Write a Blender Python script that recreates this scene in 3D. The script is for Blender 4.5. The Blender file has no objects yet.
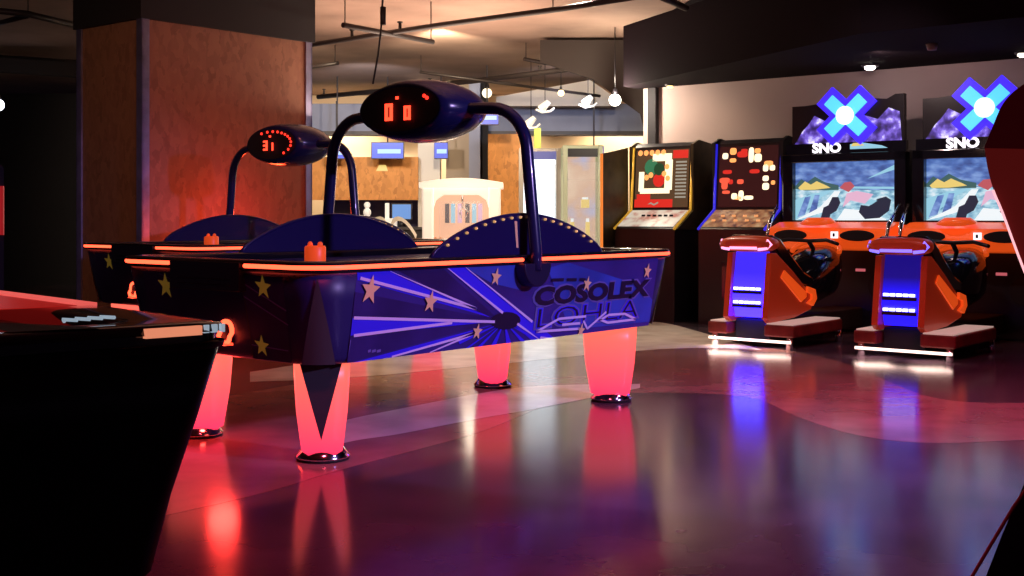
import bpy, bmesh, math, random
from mathutils import Vector, Matrix
random.seed(7)
S = bpy.context.scene
COL = S.collection
PI = math.pi
F = 1210.0; CX = 512.0; HY = 217.0; EYE = 1.05

# ---------------------------------------------------------------- surveying helpers
def P(x, y, D):                       # photo point at distance D -> place
    return Vector(((x-CX)/F*D, D, EYE-(y-HY)/F*D))
def ground(x, y, z=0.0):
    D = (EYE-z)*F/(y-HY)
    return Vector(((x-CX)/F*D, D, z))

A = math.atan2(.771, .637)            # direction the tables run in
U = Vector((math.cos(A), math.sin(A), 0)); V = Vector((-math.sin(A), math.cos(A), 0))

def to_plane(x, y, p0, n):            # sight line through a photo point met with a plane
    o = Vector((0, 0, EYE)); d = Vector(((x-CX)/F, 1, -(y-HY)/F))
    t = (p0-o).dot(n)/d.dot(n)
    return o+d*t

# ---------------------------------------------------------------- materials
def mat(name, col, rough=.5, metal=0, emit=None, estr=1.0, noise=None, spec=.5, coat=0, alpha=None, trans=0, bump=0, ior=None):
    m = bpy.data.materials.new(name); m.use_nodes = True
    nt = m.node_tree; b = nt.nodes['Principled BSDF']
    b.inputs['Base Color'].default_value = (*col, 1)
    if ior: b.inputs['IOR'].default_value = ior
    b.inputs['Roughness'].default_value = rough
    b.inputs['Metallic'].default_value = metal
    b.inputs['Specular IOR Level'].default_value = spec
    b.inputs['Coat Weight'].default_value = coat
    if trans: b.inputs['Transmission Weight'].default_value = trans
    if alpha is not None: b.inputs['Alpha'].default_value = alpha
    if emit:
        b.inputs['Emission Color'].default_value = (*emit, 1)
        b.inputs['Emission Strength'].default_value = estr
    if noise or bump:
        tc = nt.nodes.new('ShaderNodeTexCoord'); nz = nt.nodes.new('ShaderNodeTexNoise')
        nt.links.new(tc.outputs['Object'], nz.inputs['Vector'])
        sc, amt = noise if noise else (20, .2)
        nz.inputs['Scale'].default_value = sc; nz.inputs['Detail'].default_value = 5
        if noise:
            r = nt.nodes.new('ShaderNodeValToRGB')
            r.color_ramp.elements[0].position = .3; r.color_ramp.elements[1].position = .7
            r.color_ramp.elements[0].color = (*[c*(1-amt) for c in col], 1)
            r.color_ramp.elements[1].color = (*[min(1, c*(1+amt)) for c in col], 1)
            nt.links.new(nz.outputs['Fac'], r.inputs['Fac'])
            nt.links.new(r.outputs['Color'], b.inputs['Base Color'])
        if bump:
            bp = nt.nodes.new('ShaderNodeBump'); bp.inputs['Strength'].default_value = bump
            nt.links.new(nz.outputs['Fac'], bp.inputs['Height'])
            nt.links.new(bp.outputs['Normal'], b.inputs['Normal'])
    return m

def osb_mat(name, c1, c2, c3):
    m = bpy.data.materials.new(name); m.use_nodes = True
    nt = m.node_tree; b = nt.nodes['Principled BSDF']
    tc = nt.nodes.new('ShaderNodeTexCoord')
    v = nt.nodes.new('ShaderNodeTexVoronoi'); v.inputs['Scale'].default_value = 16
    mp = nt.nodes.new('ShaderNodeMapping'); mp.inputs['Scale'].default_value = (1.6, 1.6, .9)
    nz = nt.nodes.new('ShaderNodeTexNoise'); nz.inputs['Scale'].default_value = 9; nz.inputs['Detail'].default_value = 6
    add = nt.nodes.new('ShaderNodeMixRGB'); add.inputs['Fac'].default_value = .18
    nt.links.new(tc.outputs['Object'], mp.inputs['Vector'])
    nt.links.new(mp.outputs['Vector'], nz.inputs['Vector'])
    nt.links.new(mp.outputs['Vector'], add.inputs['Color1']); nt.links.new(nz.outputs['Color'], add.inputs['Color2'])
    nt.links.new(add.outputs['Color'], v.inputs['Vector'])
    r = nt.nodes.new('ShaderNodeValToRGB'); cr = r.color_ramp
    cr.elements[0].color = (*c1, 1); cr.elements[1].color = (*c3, 1)
    e = cr.elements.new(.5); e.color = (*c2, 1)
    sep = nt.nodes.new('ShaderNodeSeparateColor'); nt.links.new(v.outputs['Color'], sep.inputs['Color'])
    nt.links.new(sep.outputs['Red'], r.inputs['Fac']); nt.links.new(r.outputs['Color'], b.inputs['Base Color'])
    b.inputs['Roughness'].default_value = .7
    return m

def ramp_emit(name, lo, hi, strength, z0, z1, base=(.5, .1, .1)):
    """glowing plastic whose colour runs along object Z"""
    m = mat(name, base, .35, emit=(1, .2, .2), estr=strength)
    nt = m.node_tree; b = nt.nodes['Principled BSDF']
    tc = nt.nodes.new('ShaderNodeTexCoord'); s = nt.nodes.new('ShaderNodeSeparateXYZ')
    mr = nt.nodes.new('ShaderNodeMapRange'); mr.inputs['From Min'].default_value = z0; mr.inputs['From Max'].default_value = z1
    r = nt.nodes.new('ShaderNodeValToRGB'); r.color_ramp.elements[0].color = (*lo, 1); r.color_ramp.elements[1].color = (*hi, 1)
    nt.links.new(tc.outputs['Object'], s.inputs[0]); nt.links.new(s.outputs['Z'], mr.inputs['Value'])
    nt.links.new(mr.outputs['Result'], r.inputs['Fac']); nt.links.new(r.outputs['Color'], b.inputs['Emission Color'])
    return m

def noise_emit(name, cols, scale, strength, stretch=(1, 1, 1), base=(.05, .05, .05)):
    m = mat(name, base, .3, emit=(1, 1, 1), estr=strength)
    nt = m.node_tree; b = nt.nodes['Principled BSDF']
    tc = nt.nodes.new('ShaderNodeTexCoord'); mp = nt.nodes.new('ShaderNodeMapping'); mp.inputs['Scale'].default_value = stretch
    nz = nt.nodes.new('ShaderNodeTexNoise'); nz.inputs['Scale'].default_value = scale; nz.inputs['Detail'].default_value = 3
    r = nt.nodes.new('ShaderNodeValToRGB'); cr = r.color_ramp
    n = len(cols); cr.elements[0].position = .3; cr.elements[1].position = .7
    cr.elements[0].color = (*cols[0], 1); cr.elements[1].color = (*cols[-1], 1)
    for i in range(1, n-1):
        e = cr.elements.new(.3+.4*i/(n-1)); e.color = (*cols[i], 1)
    nt.links.new(tc.outputs['Object'], mp.inputs['Vector']); nt.links.new(mp.outputs['Vector'], nz.inputs['Vector'])
    nt.links.new(nz.outputs['Fac'], r.inputs['Fac']); nt.links.new(r.outputs['Color'], b.inputs['Emission Color'])
    return m

M = dict(
 black=mat('black_plastic', (.012, .011, .016), .35),
 blackmatte=mat('black_paint', (.010, .008, .012), .8),
 gloss_black=mat('gloss_black', (.008, .008, .012), .12, coat=.5),
 navy=mat('navy_tube', (.012, .014, .075), .25, coat=.4),
 body_blue=mat('body_blue', (.040, .024, .22), .4, noise=(1.4, .35)),
 body_dark=mat('body_dark', (.018, .015, .11), .4),
 blue_mid=mat('print_mid_blue', (.035, .07, .46), .4, noise=(2.2, .3)),
 blue_bright=mat('print_bright_blue', (.045, .025, .95), .4),
 blue_deep=mat('print_deep_blue', (.028, .014, .13), .4, noise=(3, .4)),
 lav=mat('print_lavender', (.78, .66, 1), .4),
 lav_dim=mat('print_dim_lavender', (.16, .13, .45), .4),
 ink=mat('print_ink', (.012, .008, .04), .4),
 gold=mat('print_gold', (.95, .66, .30), .45),
 guard=mat('guard_plastic', (.012, .008, .07), .28, coat=.3),
 stud=mat('brass_stud', (.9, .6, .25), .25, metal=.9, emit=(1, .55, .2), estr=.5),  # small emission stands in for the glint on the brass
 chrome=mat('chrome', (.85, .85, .88), .12, metal=1),
 steel=mat('brushed_steel', (.42, .42, .62), .35, metal=.9, noise=(6, .25)),
 rubber=mat('black_rubber', (.01, .01, .01), .7),
 grey=mat('dark_grey_plate', (.05, .045, .055), .5),
 led=mat('red_led_strip', (.4, .05, .03), .4, emit=(1, .065, .026), estr=4.6),
 strip_peach=mat('peach_strip', (.9, .45, .3), .3, emit=(1, .33, .18), estr=.75),  # peach strip with a weak orange emission
 digit=mat('red_digit', (.4, .02, .02), .4, emit=(1, .05, .02), estr=3.0),
 dot=mat('red_dot', (.4, .02, .02), .4, emit=(1, .03, .015), estr=2.4),
 leg_glow=ramp_emit('glowing_red_leg', (1, .035, .10), (1, .13, .085), 1.5, .05, .42, (.25, .03, .03)),
 play=mat('playfield', (.05, .06, .35), .15),
 play_red=mat('playfield_red_lit', (.5, .04, .04), .3, emit=(1, .03, .025), estr=.30),  # red light on the table top put into colour and emission
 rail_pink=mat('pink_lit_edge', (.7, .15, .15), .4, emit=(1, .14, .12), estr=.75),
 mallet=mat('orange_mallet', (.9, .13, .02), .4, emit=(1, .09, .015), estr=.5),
 white_print_glow=mat('white_print_glow', (.7, .75, .8), .5, emit=(.6, .75, .9), estr=.45),  # emission added so the print shows with no light on it
 redmark=mat('maroon_box', (.18, .02, .02), .5),
)

# ---------------------------------------------------------------- mesh builder
class MB:
    def __init__(self): self.v = []; self.f = []; self.m = []; self.mats = []; self.smooth = []
    def mi(self, m):
        if m not in self.mats: self.mats.append(m)
        return self.mats.index(m)
    def face(self, pts, m, smooth=False):
        k = len(self.v); self.v += [tuple(p) for p in pts]; self.f.append(list(range(k, k+len(pts)))); self.m.append(self.mi(m)); self.smooth.append(smooth)
    def box(self, x0, x1, y0, y1, z0, z1, m, mt=None):
        k = len(self.v)
        self.v += [(x, y, z) for z in (z0, z1) for y in (y0, y1) for x in (x0, x1)]
        for q in ((0, 2, 3, 1), (4, 5, 7, 6), (0, 1, 5, 4), (2, 6, 7, 3), (0, 4, 6, 2), (1, 3, 7, 5)):
            self.f.append([k+i for i in q]); self.m.append(self.mi(m)); self.smooth.append(False)
        if mt: mt_apply(self, k, mt)
        return self
    def rings(self, rings, m, cap0=True, cap1=True, smooth=True, closed=True):
        k = len(self.v); n = len(rings[0])
        for r in rings: self.v += [tuple(p) for p in r]
        mi = self.mi(m)
        for i in range(len(rings)-1):
            for j in range(n if closed else n-1):
                a = k+i*n+j; b = k+i*n+(j+1) % n
                self.f.append([a, b, b+n, a+n]); self.m.append(mi); self.smooth.append(smooth)
        if cap0: self.f.append([k+j for j in reversed(range(n))]); self.m.append(mi); self.smooth.append(False)
        if cap1: self.f.append([k+(len(rings)-1)*n+j for j in range(n)]); self.m.append(mi); self.smooth.append(False)
        return self
    def tube(self, path, r, m, n=12, closed=False):
        path = [Vector(p) for p in path]; rr = []
        up = Vector((0, 0, 1)); prev = None
        for i, p in enumerate(path):
            a = path[i-1] if (i > 0 or closed) else p
            b = path[(i+1) % len(path)] if (i < len(path)-1 or closed) else p
            t = (b-a).normalized()
            if prev is None:
                x = t.cross(up)
                if x.length < .1: x = t.cross(Vector((1, 0, 0)))
            else: x = prev-t*prev.dot(t)
            x.normalize(); prev = x; y = t.cross(x)
            rad = r[i] if isinstance(r, (list, tuple)) else r
            rr.append([p+(x*math.cos(2*PI*j/n)+y*math.sin(2*PI*j/n))*rad for j in range(n)])
        if closed: rr.append(rr[0])
        return self.rings(rr, m, not closed, not closed)
    def prism(self, poly, w0, w1, fn, m, smooth=False):
        """poly of (a,b), extruded from w0 to w1; fn(a,b,w) -> point"""
        return self.rings([[fn(a, b, w0) for a, b in poly], [fn(a, b, w1) for a, b in poly]], m, smooth=smooth)
    def sphere(self, c, rx, ry, rz, m, nu=16, nv=8):
        rr = []
        for i in range(1, nv):
            t = PI*i/nv
            rr.append([(c[0]+rx*math.sin(t)*math.cos(2*PI*j/nu), c[1]+ry*math.sin(t)*math.sin(2*PI*j/nu), c[2]-rz*math.cos(t)) for j in range(nu)])
        return self.rings(rr, m)
    def cyl(self, c, r0, r1, h, m, n=20, axis='z'):
        def pt(r, w, j):
            a = 2*PI*j/n; p, q = r*math.cos(a), r*math.sin(a)
            if axis == 'z': return (c[0]+p, c[1]+q, c[2]+w)
            if axis == 'x': return (c[0]+w, c[1]+p, c[2]+q)
            return (c[0]+p, c[1]+w, c[2]+q)
        return self.rings([[pt(r0, 0, j) for j in range(n)], [pt(r1, h, j) for j in range(n)]], m)
    def build(self, name, parent=None, bevel=0, loc=None):
        me = bpy.data.meshes.new(name); me.from_pydata(self.v, [], self.f)
        for m in self.mats: me.materials.append(m)
        for p, i, s in zip(me.polygons, self.m, self.smooth): p.material_index = i; p.use_smooth = s
        me.update()
        bm = bmesh.new(); bm.from_mesh(me); bmesh.ops.recalc_face_normals(bm, faces=bm.faces); bm.to_mesh(me); bm.free()
        o = bpy.data.objects.new(name, me); COL.objects.link(o)
        if parent: o.parent = parent
        if loc: o.location = loc
        if bevel:
            b = o.modifiers.new('bevel', 'BEVEL'); b.width = bevel; b.segments = 2; b.limit_method = 'ANGLE'
        return o

def thing(name, label, cat, loc=(0, 0, 0), rz=0, group=None):
    o = bpy.data.objects.new(name, None); COL.objects.link(o); o.location = loc; o.rotation_euler = (0, 0, rz)
    o['label'] = label; o['category'] = cat
    if group: o['group'] = group
    o.empty_display_size = .1
    return o
def tag(o, label, cat, group=None, kind=None):
    o['label'] = label; o['category'] = cat
    if group: o['group'] = group
    if kind: o['kind'] = kind
    return o
def struct(o): o['kind'] = 'structure'; return o
def copy_tree(o, parent=None):
    c = o.copy(); COL.objects.link(c); c.parent = parent
    for ch in list(o.children): copy_tree(ch, c)
    return c

def text_geo(mb, txt, size, m, fn, shear=0, sx=1.0, bold=0.0, depth=.004):
    """flat lettering added to the builder; fn(a, b, w) places it"""
    cu = bpy.data.curves.new('t', 'FONT'); cu.body = txt; cu.size = size; cu.shear = shear; cu.offset = bold
    cu.resolution_u = 3; cu.align_x = 'CENTER'; cu.align_y = 'CENTER'
    ob = bpy.data.objects.new('t', cu); COL.objects.link(ob)
    dg = bpy.context.evaluated_depsgraph_get(); me = bpy.data.meshes.new_from_object(ob.evaluated_get(dg))
    k = len(mb.v); mi = mb.mi(m)
    mb.v += [tuple(fn(v.co.x*sx, v.co.y, depth)) for v in me.vertices]
    for p in me.polygons: mb.f.append([k+i for i in p.vertices]); mb.m.append(mi); mb.smooth.append(False)
    bpy.data.objects.remove(ob); bpy.data.curves.remove(cu); bpy.data.meshes.remove(me)

def star(cx, cy, r, rot=0, inner=.42):
    return [(cx+(r if i % 2 == 0 else r*inner)*math.sin(rot+PI*i/5), cy+(r if i % 2 == 0 else r*inner)*math.cos(rot+PI*i/5)) for i in range(10)]
def seg7(ch, x, y, h, w):
    t = h*.19; on = {'0': 'abcdef', '1': 'bc', '3': 'abgcd', '8': 'abcdefg', '7': 'abc'}[ch]; out = []
    R = {'a': (x-w/2, x+w/2, y+h/2-t, y+h/2), 'g': (x-w/2, x+w/2, y-t/2, y+t/2), 'd': (x-w/2, x+w/2, y-h/2, y-h/2+t),
         'f': (x-w/2, x-w/2+t, y, y+h/2), 'b': (x+w/2-t, x+w/2, y, y+h/2), 'e': (x-w/2, x-w/2+t, y-h/2, y), 'c': (x+w/2-t, x+w/2, y-h/2, y)}
    return [R[c] for c in on]

# ================================================================= AIR HOCKEY TABLES
L, W, RC = 1.365, .715, .17
ZB, ZT = .432, .83
def rrect(l, w, r, z, n=8):
    pts = []
    for cx, cy, a0 in ((l-r, -w+r, -PI/2), (l-r, w-r, 0), (-l+r, w-r, PI/2), (-l+r, -w+r, PI)):
        for i in range(n+1):
            a = a0+PI/2*i/n; pts.append((cx+r*math.cos(a), cy+r*math.sin(a), z))
    return pts
def inset_at(z): return .066*(ZT-z)/(ZT-ZB)

def make_leg(parent, sx, sy, glow, vmat):
    cx, cy = sx*1.09, sy*.445
    d = Vector((sx, sy)).normalized(); t = Vector((-d.y, d.x))
    prof = [(.135, .100), (.07, .125), (-.05, .120), (-.13, .085), (-.165, .035), (-.165, -.035), (-.13, -.085), (-.05, -.12), (.07, -.125), (.135, -.100)]
    def ring(s, z, k=0): return [(cx+d.x*(a*s+k)+t.x*b*s, cy+d.y*(a*s+k)+t.y*b*s, z) for a, b in prof]
    mb = MB(); mb.rings([ring(.97, .438), ring(.94, .34), ring(.88, .22), ring(.76, .10), ring(.70, .045)], glow, smooth=True)
    o = mb.build('leg', parent)
    v = MB()
    def face(b, z, s): 
        a = .135*s+.004; return (cx+d.x*a+t.x*b, cy+d.y*a+t.y*b, z)
    zs = [(.437, .97), (.34, .94), (.22, .88), (.10, .76)]
    rows = []
    for z, s in zs:
        h = max(.0005, .090*(z-.10)/.337); rows.append([face(-h, z, s), face(h, z, s)])
    v.rings(rows, vmat, False, False, closed=False, smooth=False)
    v.build('corner_inlay', o)
    f = MB()
    f.rings([[(cx+r*math.cos(2*PI*j/24), cy+r*math.sin(2*PI*j/24), z) for j in range(24)] for r, z in ((.085, .060), (.10, .040), (.118, .018), (.118, .012))], M['chrome'])
    f.build('foot_ring', o)
    f = MB(); f.cyl((cx, cy, 0), .112, .116, .013, M['rubber'], 24); f.build('rubber_foot', o)
    return o

def side_decals(mb, px_main=True):
    """print on the long side; photo measurements turned into table coordinates"""
    C0 = Vector((-.470, 6.375, 0))
    n = -V
    p0 = C0-V*(W-.02)
    def loc(x, y):
        w = to_plane(x, y, p0, n)-C0
        return (w.dot(U), w.z)
    def put(poly, m, k):
        for sgn in (1, -1):
            pts = []
            for s, z in poly:
                z = min(max(z, ZB+.004), ZT-.012); s = min(max(s, -1.14), 1.17)
                pts.append((sgn*s, -sgn*(W-inset_at(z)+.0012*k), z))
            mb.face(pts, m)
    def pp(pts, m, k): put([loc(*p) for p in pts], m, k)
    def line(p, q, w, m, k):
        a = Vector(loc(*p)); b = Vector(loc(*q)); d = (b-a).normalized(); nn = Vector((-d.y, d.x))*w/2
        put([a+nn, b+nn, b-nn, a-nn], m, k)
    # grounds
    pp([(352, 272), (670, 254), (655, 330), (352, 366)], M['body_blue'], 1)
    pp([(352, 300), (500, 318), (352, 350)], M['blue_deep'], 2)
    pp([(395, 263), (440, 262), (500, 318), (480, 312)], M['blue_deep'], 2)
    pp([(352, 292), (500, 320), (352, 316)], M['blue_deep'], 3)
    pp([(352, 338), (500, 322), (352, 365)], M['blue_deep'], 3)
    pp([(352, 268), (388, 266), (495, 318), (355, 280)], M['blue_bright'], 2)
    pp([(354, 318), (498, 322), (354, 336)], M['blue_bright'], 4)
    pp([(444, 262), (463, 261), (560, 345), (538, 347)], M['blue_bright'], 2)
    pp([(463, 261), (500, 260), (640, 318), (640, 330), (560, 345)], M['body_blue'], 2)
    pp([(545, 268), (565, 260), (640, 285), (655, 300), (655, 322), (575, 330)], M['blue_mid'], 3)
    pp([(462, 262), (520, 264), (520, 290), (490, 283)], M['blue_mid'], 3)
    for ang in range(-150, -30, 17):
        a = math.radians(ang); cxp, cyp = 508, 322
        r = 42
        pp([(cxp, cyp), (cxp+r*math.cos(a-.05)*1.2, cyp-r*math.sin(a-.05)), (cxp+r*math.cos(a+.05)*1.2, cyp-r*math.sin(a+.05))], M['blue_bright'], 4)
    pp([(400, 358), (500, 324), (360, 366)], M['blue_bright'], 4)
    pp([(509+15*math.cos(k*PI/8), 321+9*math.sin(k*PI/8)) for k in range(16)], M['ink'], 5)
    # rays
    W1 = .013
    for p, q in (((357, 278), (478, 309)), ((386, 267), (478, 309)), ((355, 318), (498, 322)), ((357, 336), (455, 323)),
                 ((444, 264), (505, 313)), ((462, 263), (536, 322)), ((521, 324), (545, 346)), ((398, 358), (478, 334)), ((436, 354), (478, 334)), ((546, 338), (556, 345))):
        line(p, q, W1, M['lav'], 6)
    line((354, 340), (353, 356), .008, M['lav_dim'], 6)
    # stars
    for x, y, r in ((368, 290, .066), (430, 302, .054), (493, 277, .046), (481, 332, .042), (586, 284, .044), (645, 271, .046), (586, 331, .042)):
        s, z = loc(x, y); put([(s+(a*.85), z+b) for a, b in star(0, 0, r, .12)], M['gold'], 9)
    # word marks
    def fit(txt, x0, x1, yt, yb_, k, m, bold):
        (s0, _), (s1, _) = loc(x0, (yt+yb_)/2), loc(x1, (yt+yb_)/2); xm = (x0+x1)/2; za, zb = loc(xm, yb_)[1], loc(xm, yt)[1]
        tmp = MB(); text_geo(tmp, txt, 1, m, lambda a, b, w: (a, b, 0), bold=bold)
        ax = [p[0] for p in tmp.v]; bx_ = [p[1] for p in tmp.v]; a0, a1, b0, b1 = min(ax), max(ax), min(bx_), max(bx_)
        for sgn in (1, -1):
            kk = len(mb.v); mi = mb.mi(m)
            for p in tmp.v:
                ss = s0+(p[0]-a0)/(a1-a0)*(s1-s0); z = za+(p[1]-b0)/(b1-b0)*(zb-za)
                mb.v.append((sgn*ss, -sgn*(W-inset_at(z)+.0012*k), z))
            for f in tmp.f: mb.f.append([kk+i for i in f]); mb.m.append(mi); mb.smooth.append(False)
    fit('COSOLEX', 533, 652, 281.5, 303, 5, M['lav_dim'], .06); fit('COSOLEX', 535, 650, 283, 301.5, 7, M['ink'], .05)
    fit('LOHLA', 538, 644, 302, 325, 5, M['lav_dim'], .06); fit('LOHLA', 540, 642, 303.5, 323.5, 7, M['blue_bright'], .02); fit('LOHLA', 541, 641, 304.5, 322.5, 8, M['ink'], -.015)
    for p, q_ in (((541, 332), (584, 329)), ((541, 332), (562, 319)), ((562, 319), (589, 316.5)), ((566, 325), (584, 323.5)), ((587, 321), (592, 329)), ((592, 329), (609, 312)),
                  ((604, 320), (612, 315)), ((612, 315), (628, 314)), ((628, 314), (640, 319.5)), ((640, 319.5), (612, 323)), ((612, 323), (604, 320))):
        line(p, q_, .013, M['lav'], 9)
    for a, b in ((373, 376), (377, 381), (382, 386)): line((a, 352), (b, 351), .012, M['lav_dim'], 6)
    for a, b in ((550, 562), (565, 575), (578, 584)):
        line((a, 280-(a-550)*.02), (b, 279.6), .016, M['ink'], 7)
    return mb

def end_decals(mb, side):
    """print on the short ends; s runs along the end, +s toward local -y when seen from outside at -x"""
    def put(poly, m, k):
        for sg in (side,):
            pts = []
            for s, z in poly:
                pts.append((sg*(L-inset_at(z)+.0012*k), sg*s, z))
            mb.face(pts, m)
    def line(p, q, w, m, k):
        a = Vector(p); b = Vector(q); d = (b-a).normalized(); nn = Vector((-d.y, d.x))*w/2
        put([a+nn, b+nn, b-nn, a-nn], m, k)
    # for the -x end the y sign is flipped: s=+.35 lies at y=-.35 (near corner)
    put([(.22, .80), (.50, .80), (.49, .44), (.24, .44)], M['blue_deep'], 1)
    put([(-.50, .80), (-.22, .80), (-.24, .44), (-.49, .44)], M['blue_deep'], 1)
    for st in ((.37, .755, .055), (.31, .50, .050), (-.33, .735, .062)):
        put([(st[0]+a, st[1]+b) for a, b in star(0, 0, st[2], .1)], M['gold_end_glow'], 3)
    line((.23, .77), (.50, .66), .006, M['lav_dim'], 2); line((.23, .71), (.50, .60), .006, M['lav_dim'], 2)
    line((-.37, .79), (-.20, .745), .006, M['lav_dim'], 2); line((.24, .50), (.48, .49), .005, M['lav_dim'], 2)
    put([(.235, .80), (.228, .80), (.236, .44), (.243, .44)], M['grey'], 2)
M['gold_end_glow'] = mat('print_gold_end_glow', (.45, .35, .05), .45, emit=(.5, .32, .04), estr=.12)  # darker copy of the gold print for the unlit ends, faint glow added

def make_table(label, loc, rz, lit=True, printed=True, RC=RC, ZB=ZB, tap=1.0, out=0, group=None):
    t = thing('air_hockey_table', label, 'game table', loc, rz, group)
    # body
    b = MB()
    main = M['body_blue'] if printed else M['black']
    r0 = rrect(L+out, W+out, RC, ZT); rings = [r0]
    for z, i in ((.70, .0215*tap), (.56, .0448*tap), (ZB+.03, .062*tap), (ZB+.01, .072*tap), (ZB, .092*tap)):
        rings.append(rrect(L-i+out, W-i+out, RC-.01, z))
    b.rings(rings[::-1], M['body_dark'] if printed else M['black'])
    body = b.build('body', t)
    if printed:
        g = MB(); side_decals(g); g.build('side_print', body)
        
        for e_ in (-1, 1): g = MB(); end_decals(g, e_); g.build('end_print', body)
        for sx in (-1, 1):
            for sy in (-1, 1):
                c = MB(); rows = []
                for i in range(9):
                    z = .436+(.80-.436)*i/8; ins = inset_at(z); r = RC-.02*(ZT-z)/(ZT-ZB)+.004
                    h = .44*(1-i/8)+.004
                    cx, cy = sx*(L-ins-r), sy*(W-ins-r); a0 = math.atan2(sy, sx)
                    rows.append([(cx+(r+.008)*math.cos(a0+h*q), cy+(r+.008)*math.sin(a0+h*q), z) for q in (-1, -.5, 0, .5, 1)])
                c.rings(rows, M['grey'], False, False, closed=False); c.build('corner_panel', body)
    # rim: a ring with an outer overhang and an inner wall
    rm = MB(); O = lambda d, z: rrect(L+d, W+d, RC, z)
    wi = .12
    rm.rings([O(.0, ZT-.012), O(.016, ZT-.006), O(.018, ZT+.004)], M['black'], False, False)
    rm.rings([O(.018, ZT+.022), O(.014, ZT+.034), O(-.02, ZT+.038), O(-.10, ZT+.036), rrect(L-wi, W-wi, .1, ZT+.03), rrect(L-wi, W-wi, .1, ZT-.02)], M['gloss_black'], False, False)
    rm.rings([O(.006, ZT+.004), O(.006, ZT+.022)], M['gloss_black'], False, False)
    rim = rm.build('rim', t)
    # playfield
    pf = MB()
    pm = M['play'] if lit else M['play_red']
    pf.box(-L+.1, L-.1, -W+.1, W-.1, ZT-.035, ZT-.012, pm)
    pf.build('playfield', t)
    # led strips let into the rim
    outline = rrect(L+.012, W+.012, RC, ZT+.013, 10)
    def seg(cond, name='led_strip'):
        n = len(outline); dense = []
        for i in range(n):
            a = Vector(outline[i]); c = Vector(outline[(i+1) % n]); k = max(1, int((c-a).length/.02))
            for j in range(k): dense.append(a.lerp(c, j/k))
        keep = [cond(p) for p in dense]; n = len(dense)
        st = [i for i in range(n) if keep[i] and not keep[i-1]]
        for s in st:
            path = []; i = s
            while keep[i % n] and len(path) < n: path.append(dense[i % n]); i += 1
            if len(path) > 2:
                q = MB(); q.tube(path, .0095, M['led'], 8); q.build(name, t)
    if lit:
        seg(lambda p: not (abs(p.y) < .27 and abs(p.x) > L-.1) and not (abs(p.x) < .045))
    # goal slots and puck returns
    for sx in (-1, 1):
        g = MB()
        x = sx*L
        g.box(min(x-sx*.02, x+sx*.024), max(x-sx*.02, x+sx*.024), -.25, .25, ZT-.10, ZT+.026, M['black'])
        for zz in (ZT-.075, ZT-.05): g.box(min(x, x+sx*.027), max(x, x+sx*.027), -.19, .19, zz-.004, zz+.004, M['gloss_black'])
        g.build('goal_slot', t, bevel=.006)
        pr = MB(); pts = []
        xx = sx*(L-inset_at(.54)+.012)
        for i in range(24):
            a = 2*PI*i/24; pts.append((xx+sx*.012*(math.sin(a) < -.2), .040*math.copysign(abs(math.cos(a))**.7, math.cos(a)), .545+.048*math.copysign(abs(math.sin(a))**.8, math.sin(a))))
        pr.tube(pts, .010, M['led'] if lit else M['black'], 8, closed=True)
        ret = pr.build('puck_return', t)
        k = MB(); k.box(min(xx-sx*.03, xx-sx*.001), max(xx-sx*.03, xx-sx*.001), -.036, .036, .50, .59, M['ink'])
        k.rings([[(xx-sx*.005, -.042, .49), (xx-sx*.005, .042, .49), (xx-sx*.005, .042, .52), (xx-sx*.005, -.042, .50)],
                 [(xx+sx*.03, -.03, .492), (xx+sx*.03, .03, .492), (xx+sx*.02, .03, .505), (xx+sx*.02, -.03, .50)]], M['digit'] if lit else M['black'])
        k.build('catch_tray', ret)
    # legs
    for sx in (-1, 1):
        for sy in (-1, 1):
            make_leg(t, sx, sy, M['leg_glow'] if lit else M['black'], M['grey'] if lit else M['blackmatte'])
    return t

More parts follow.
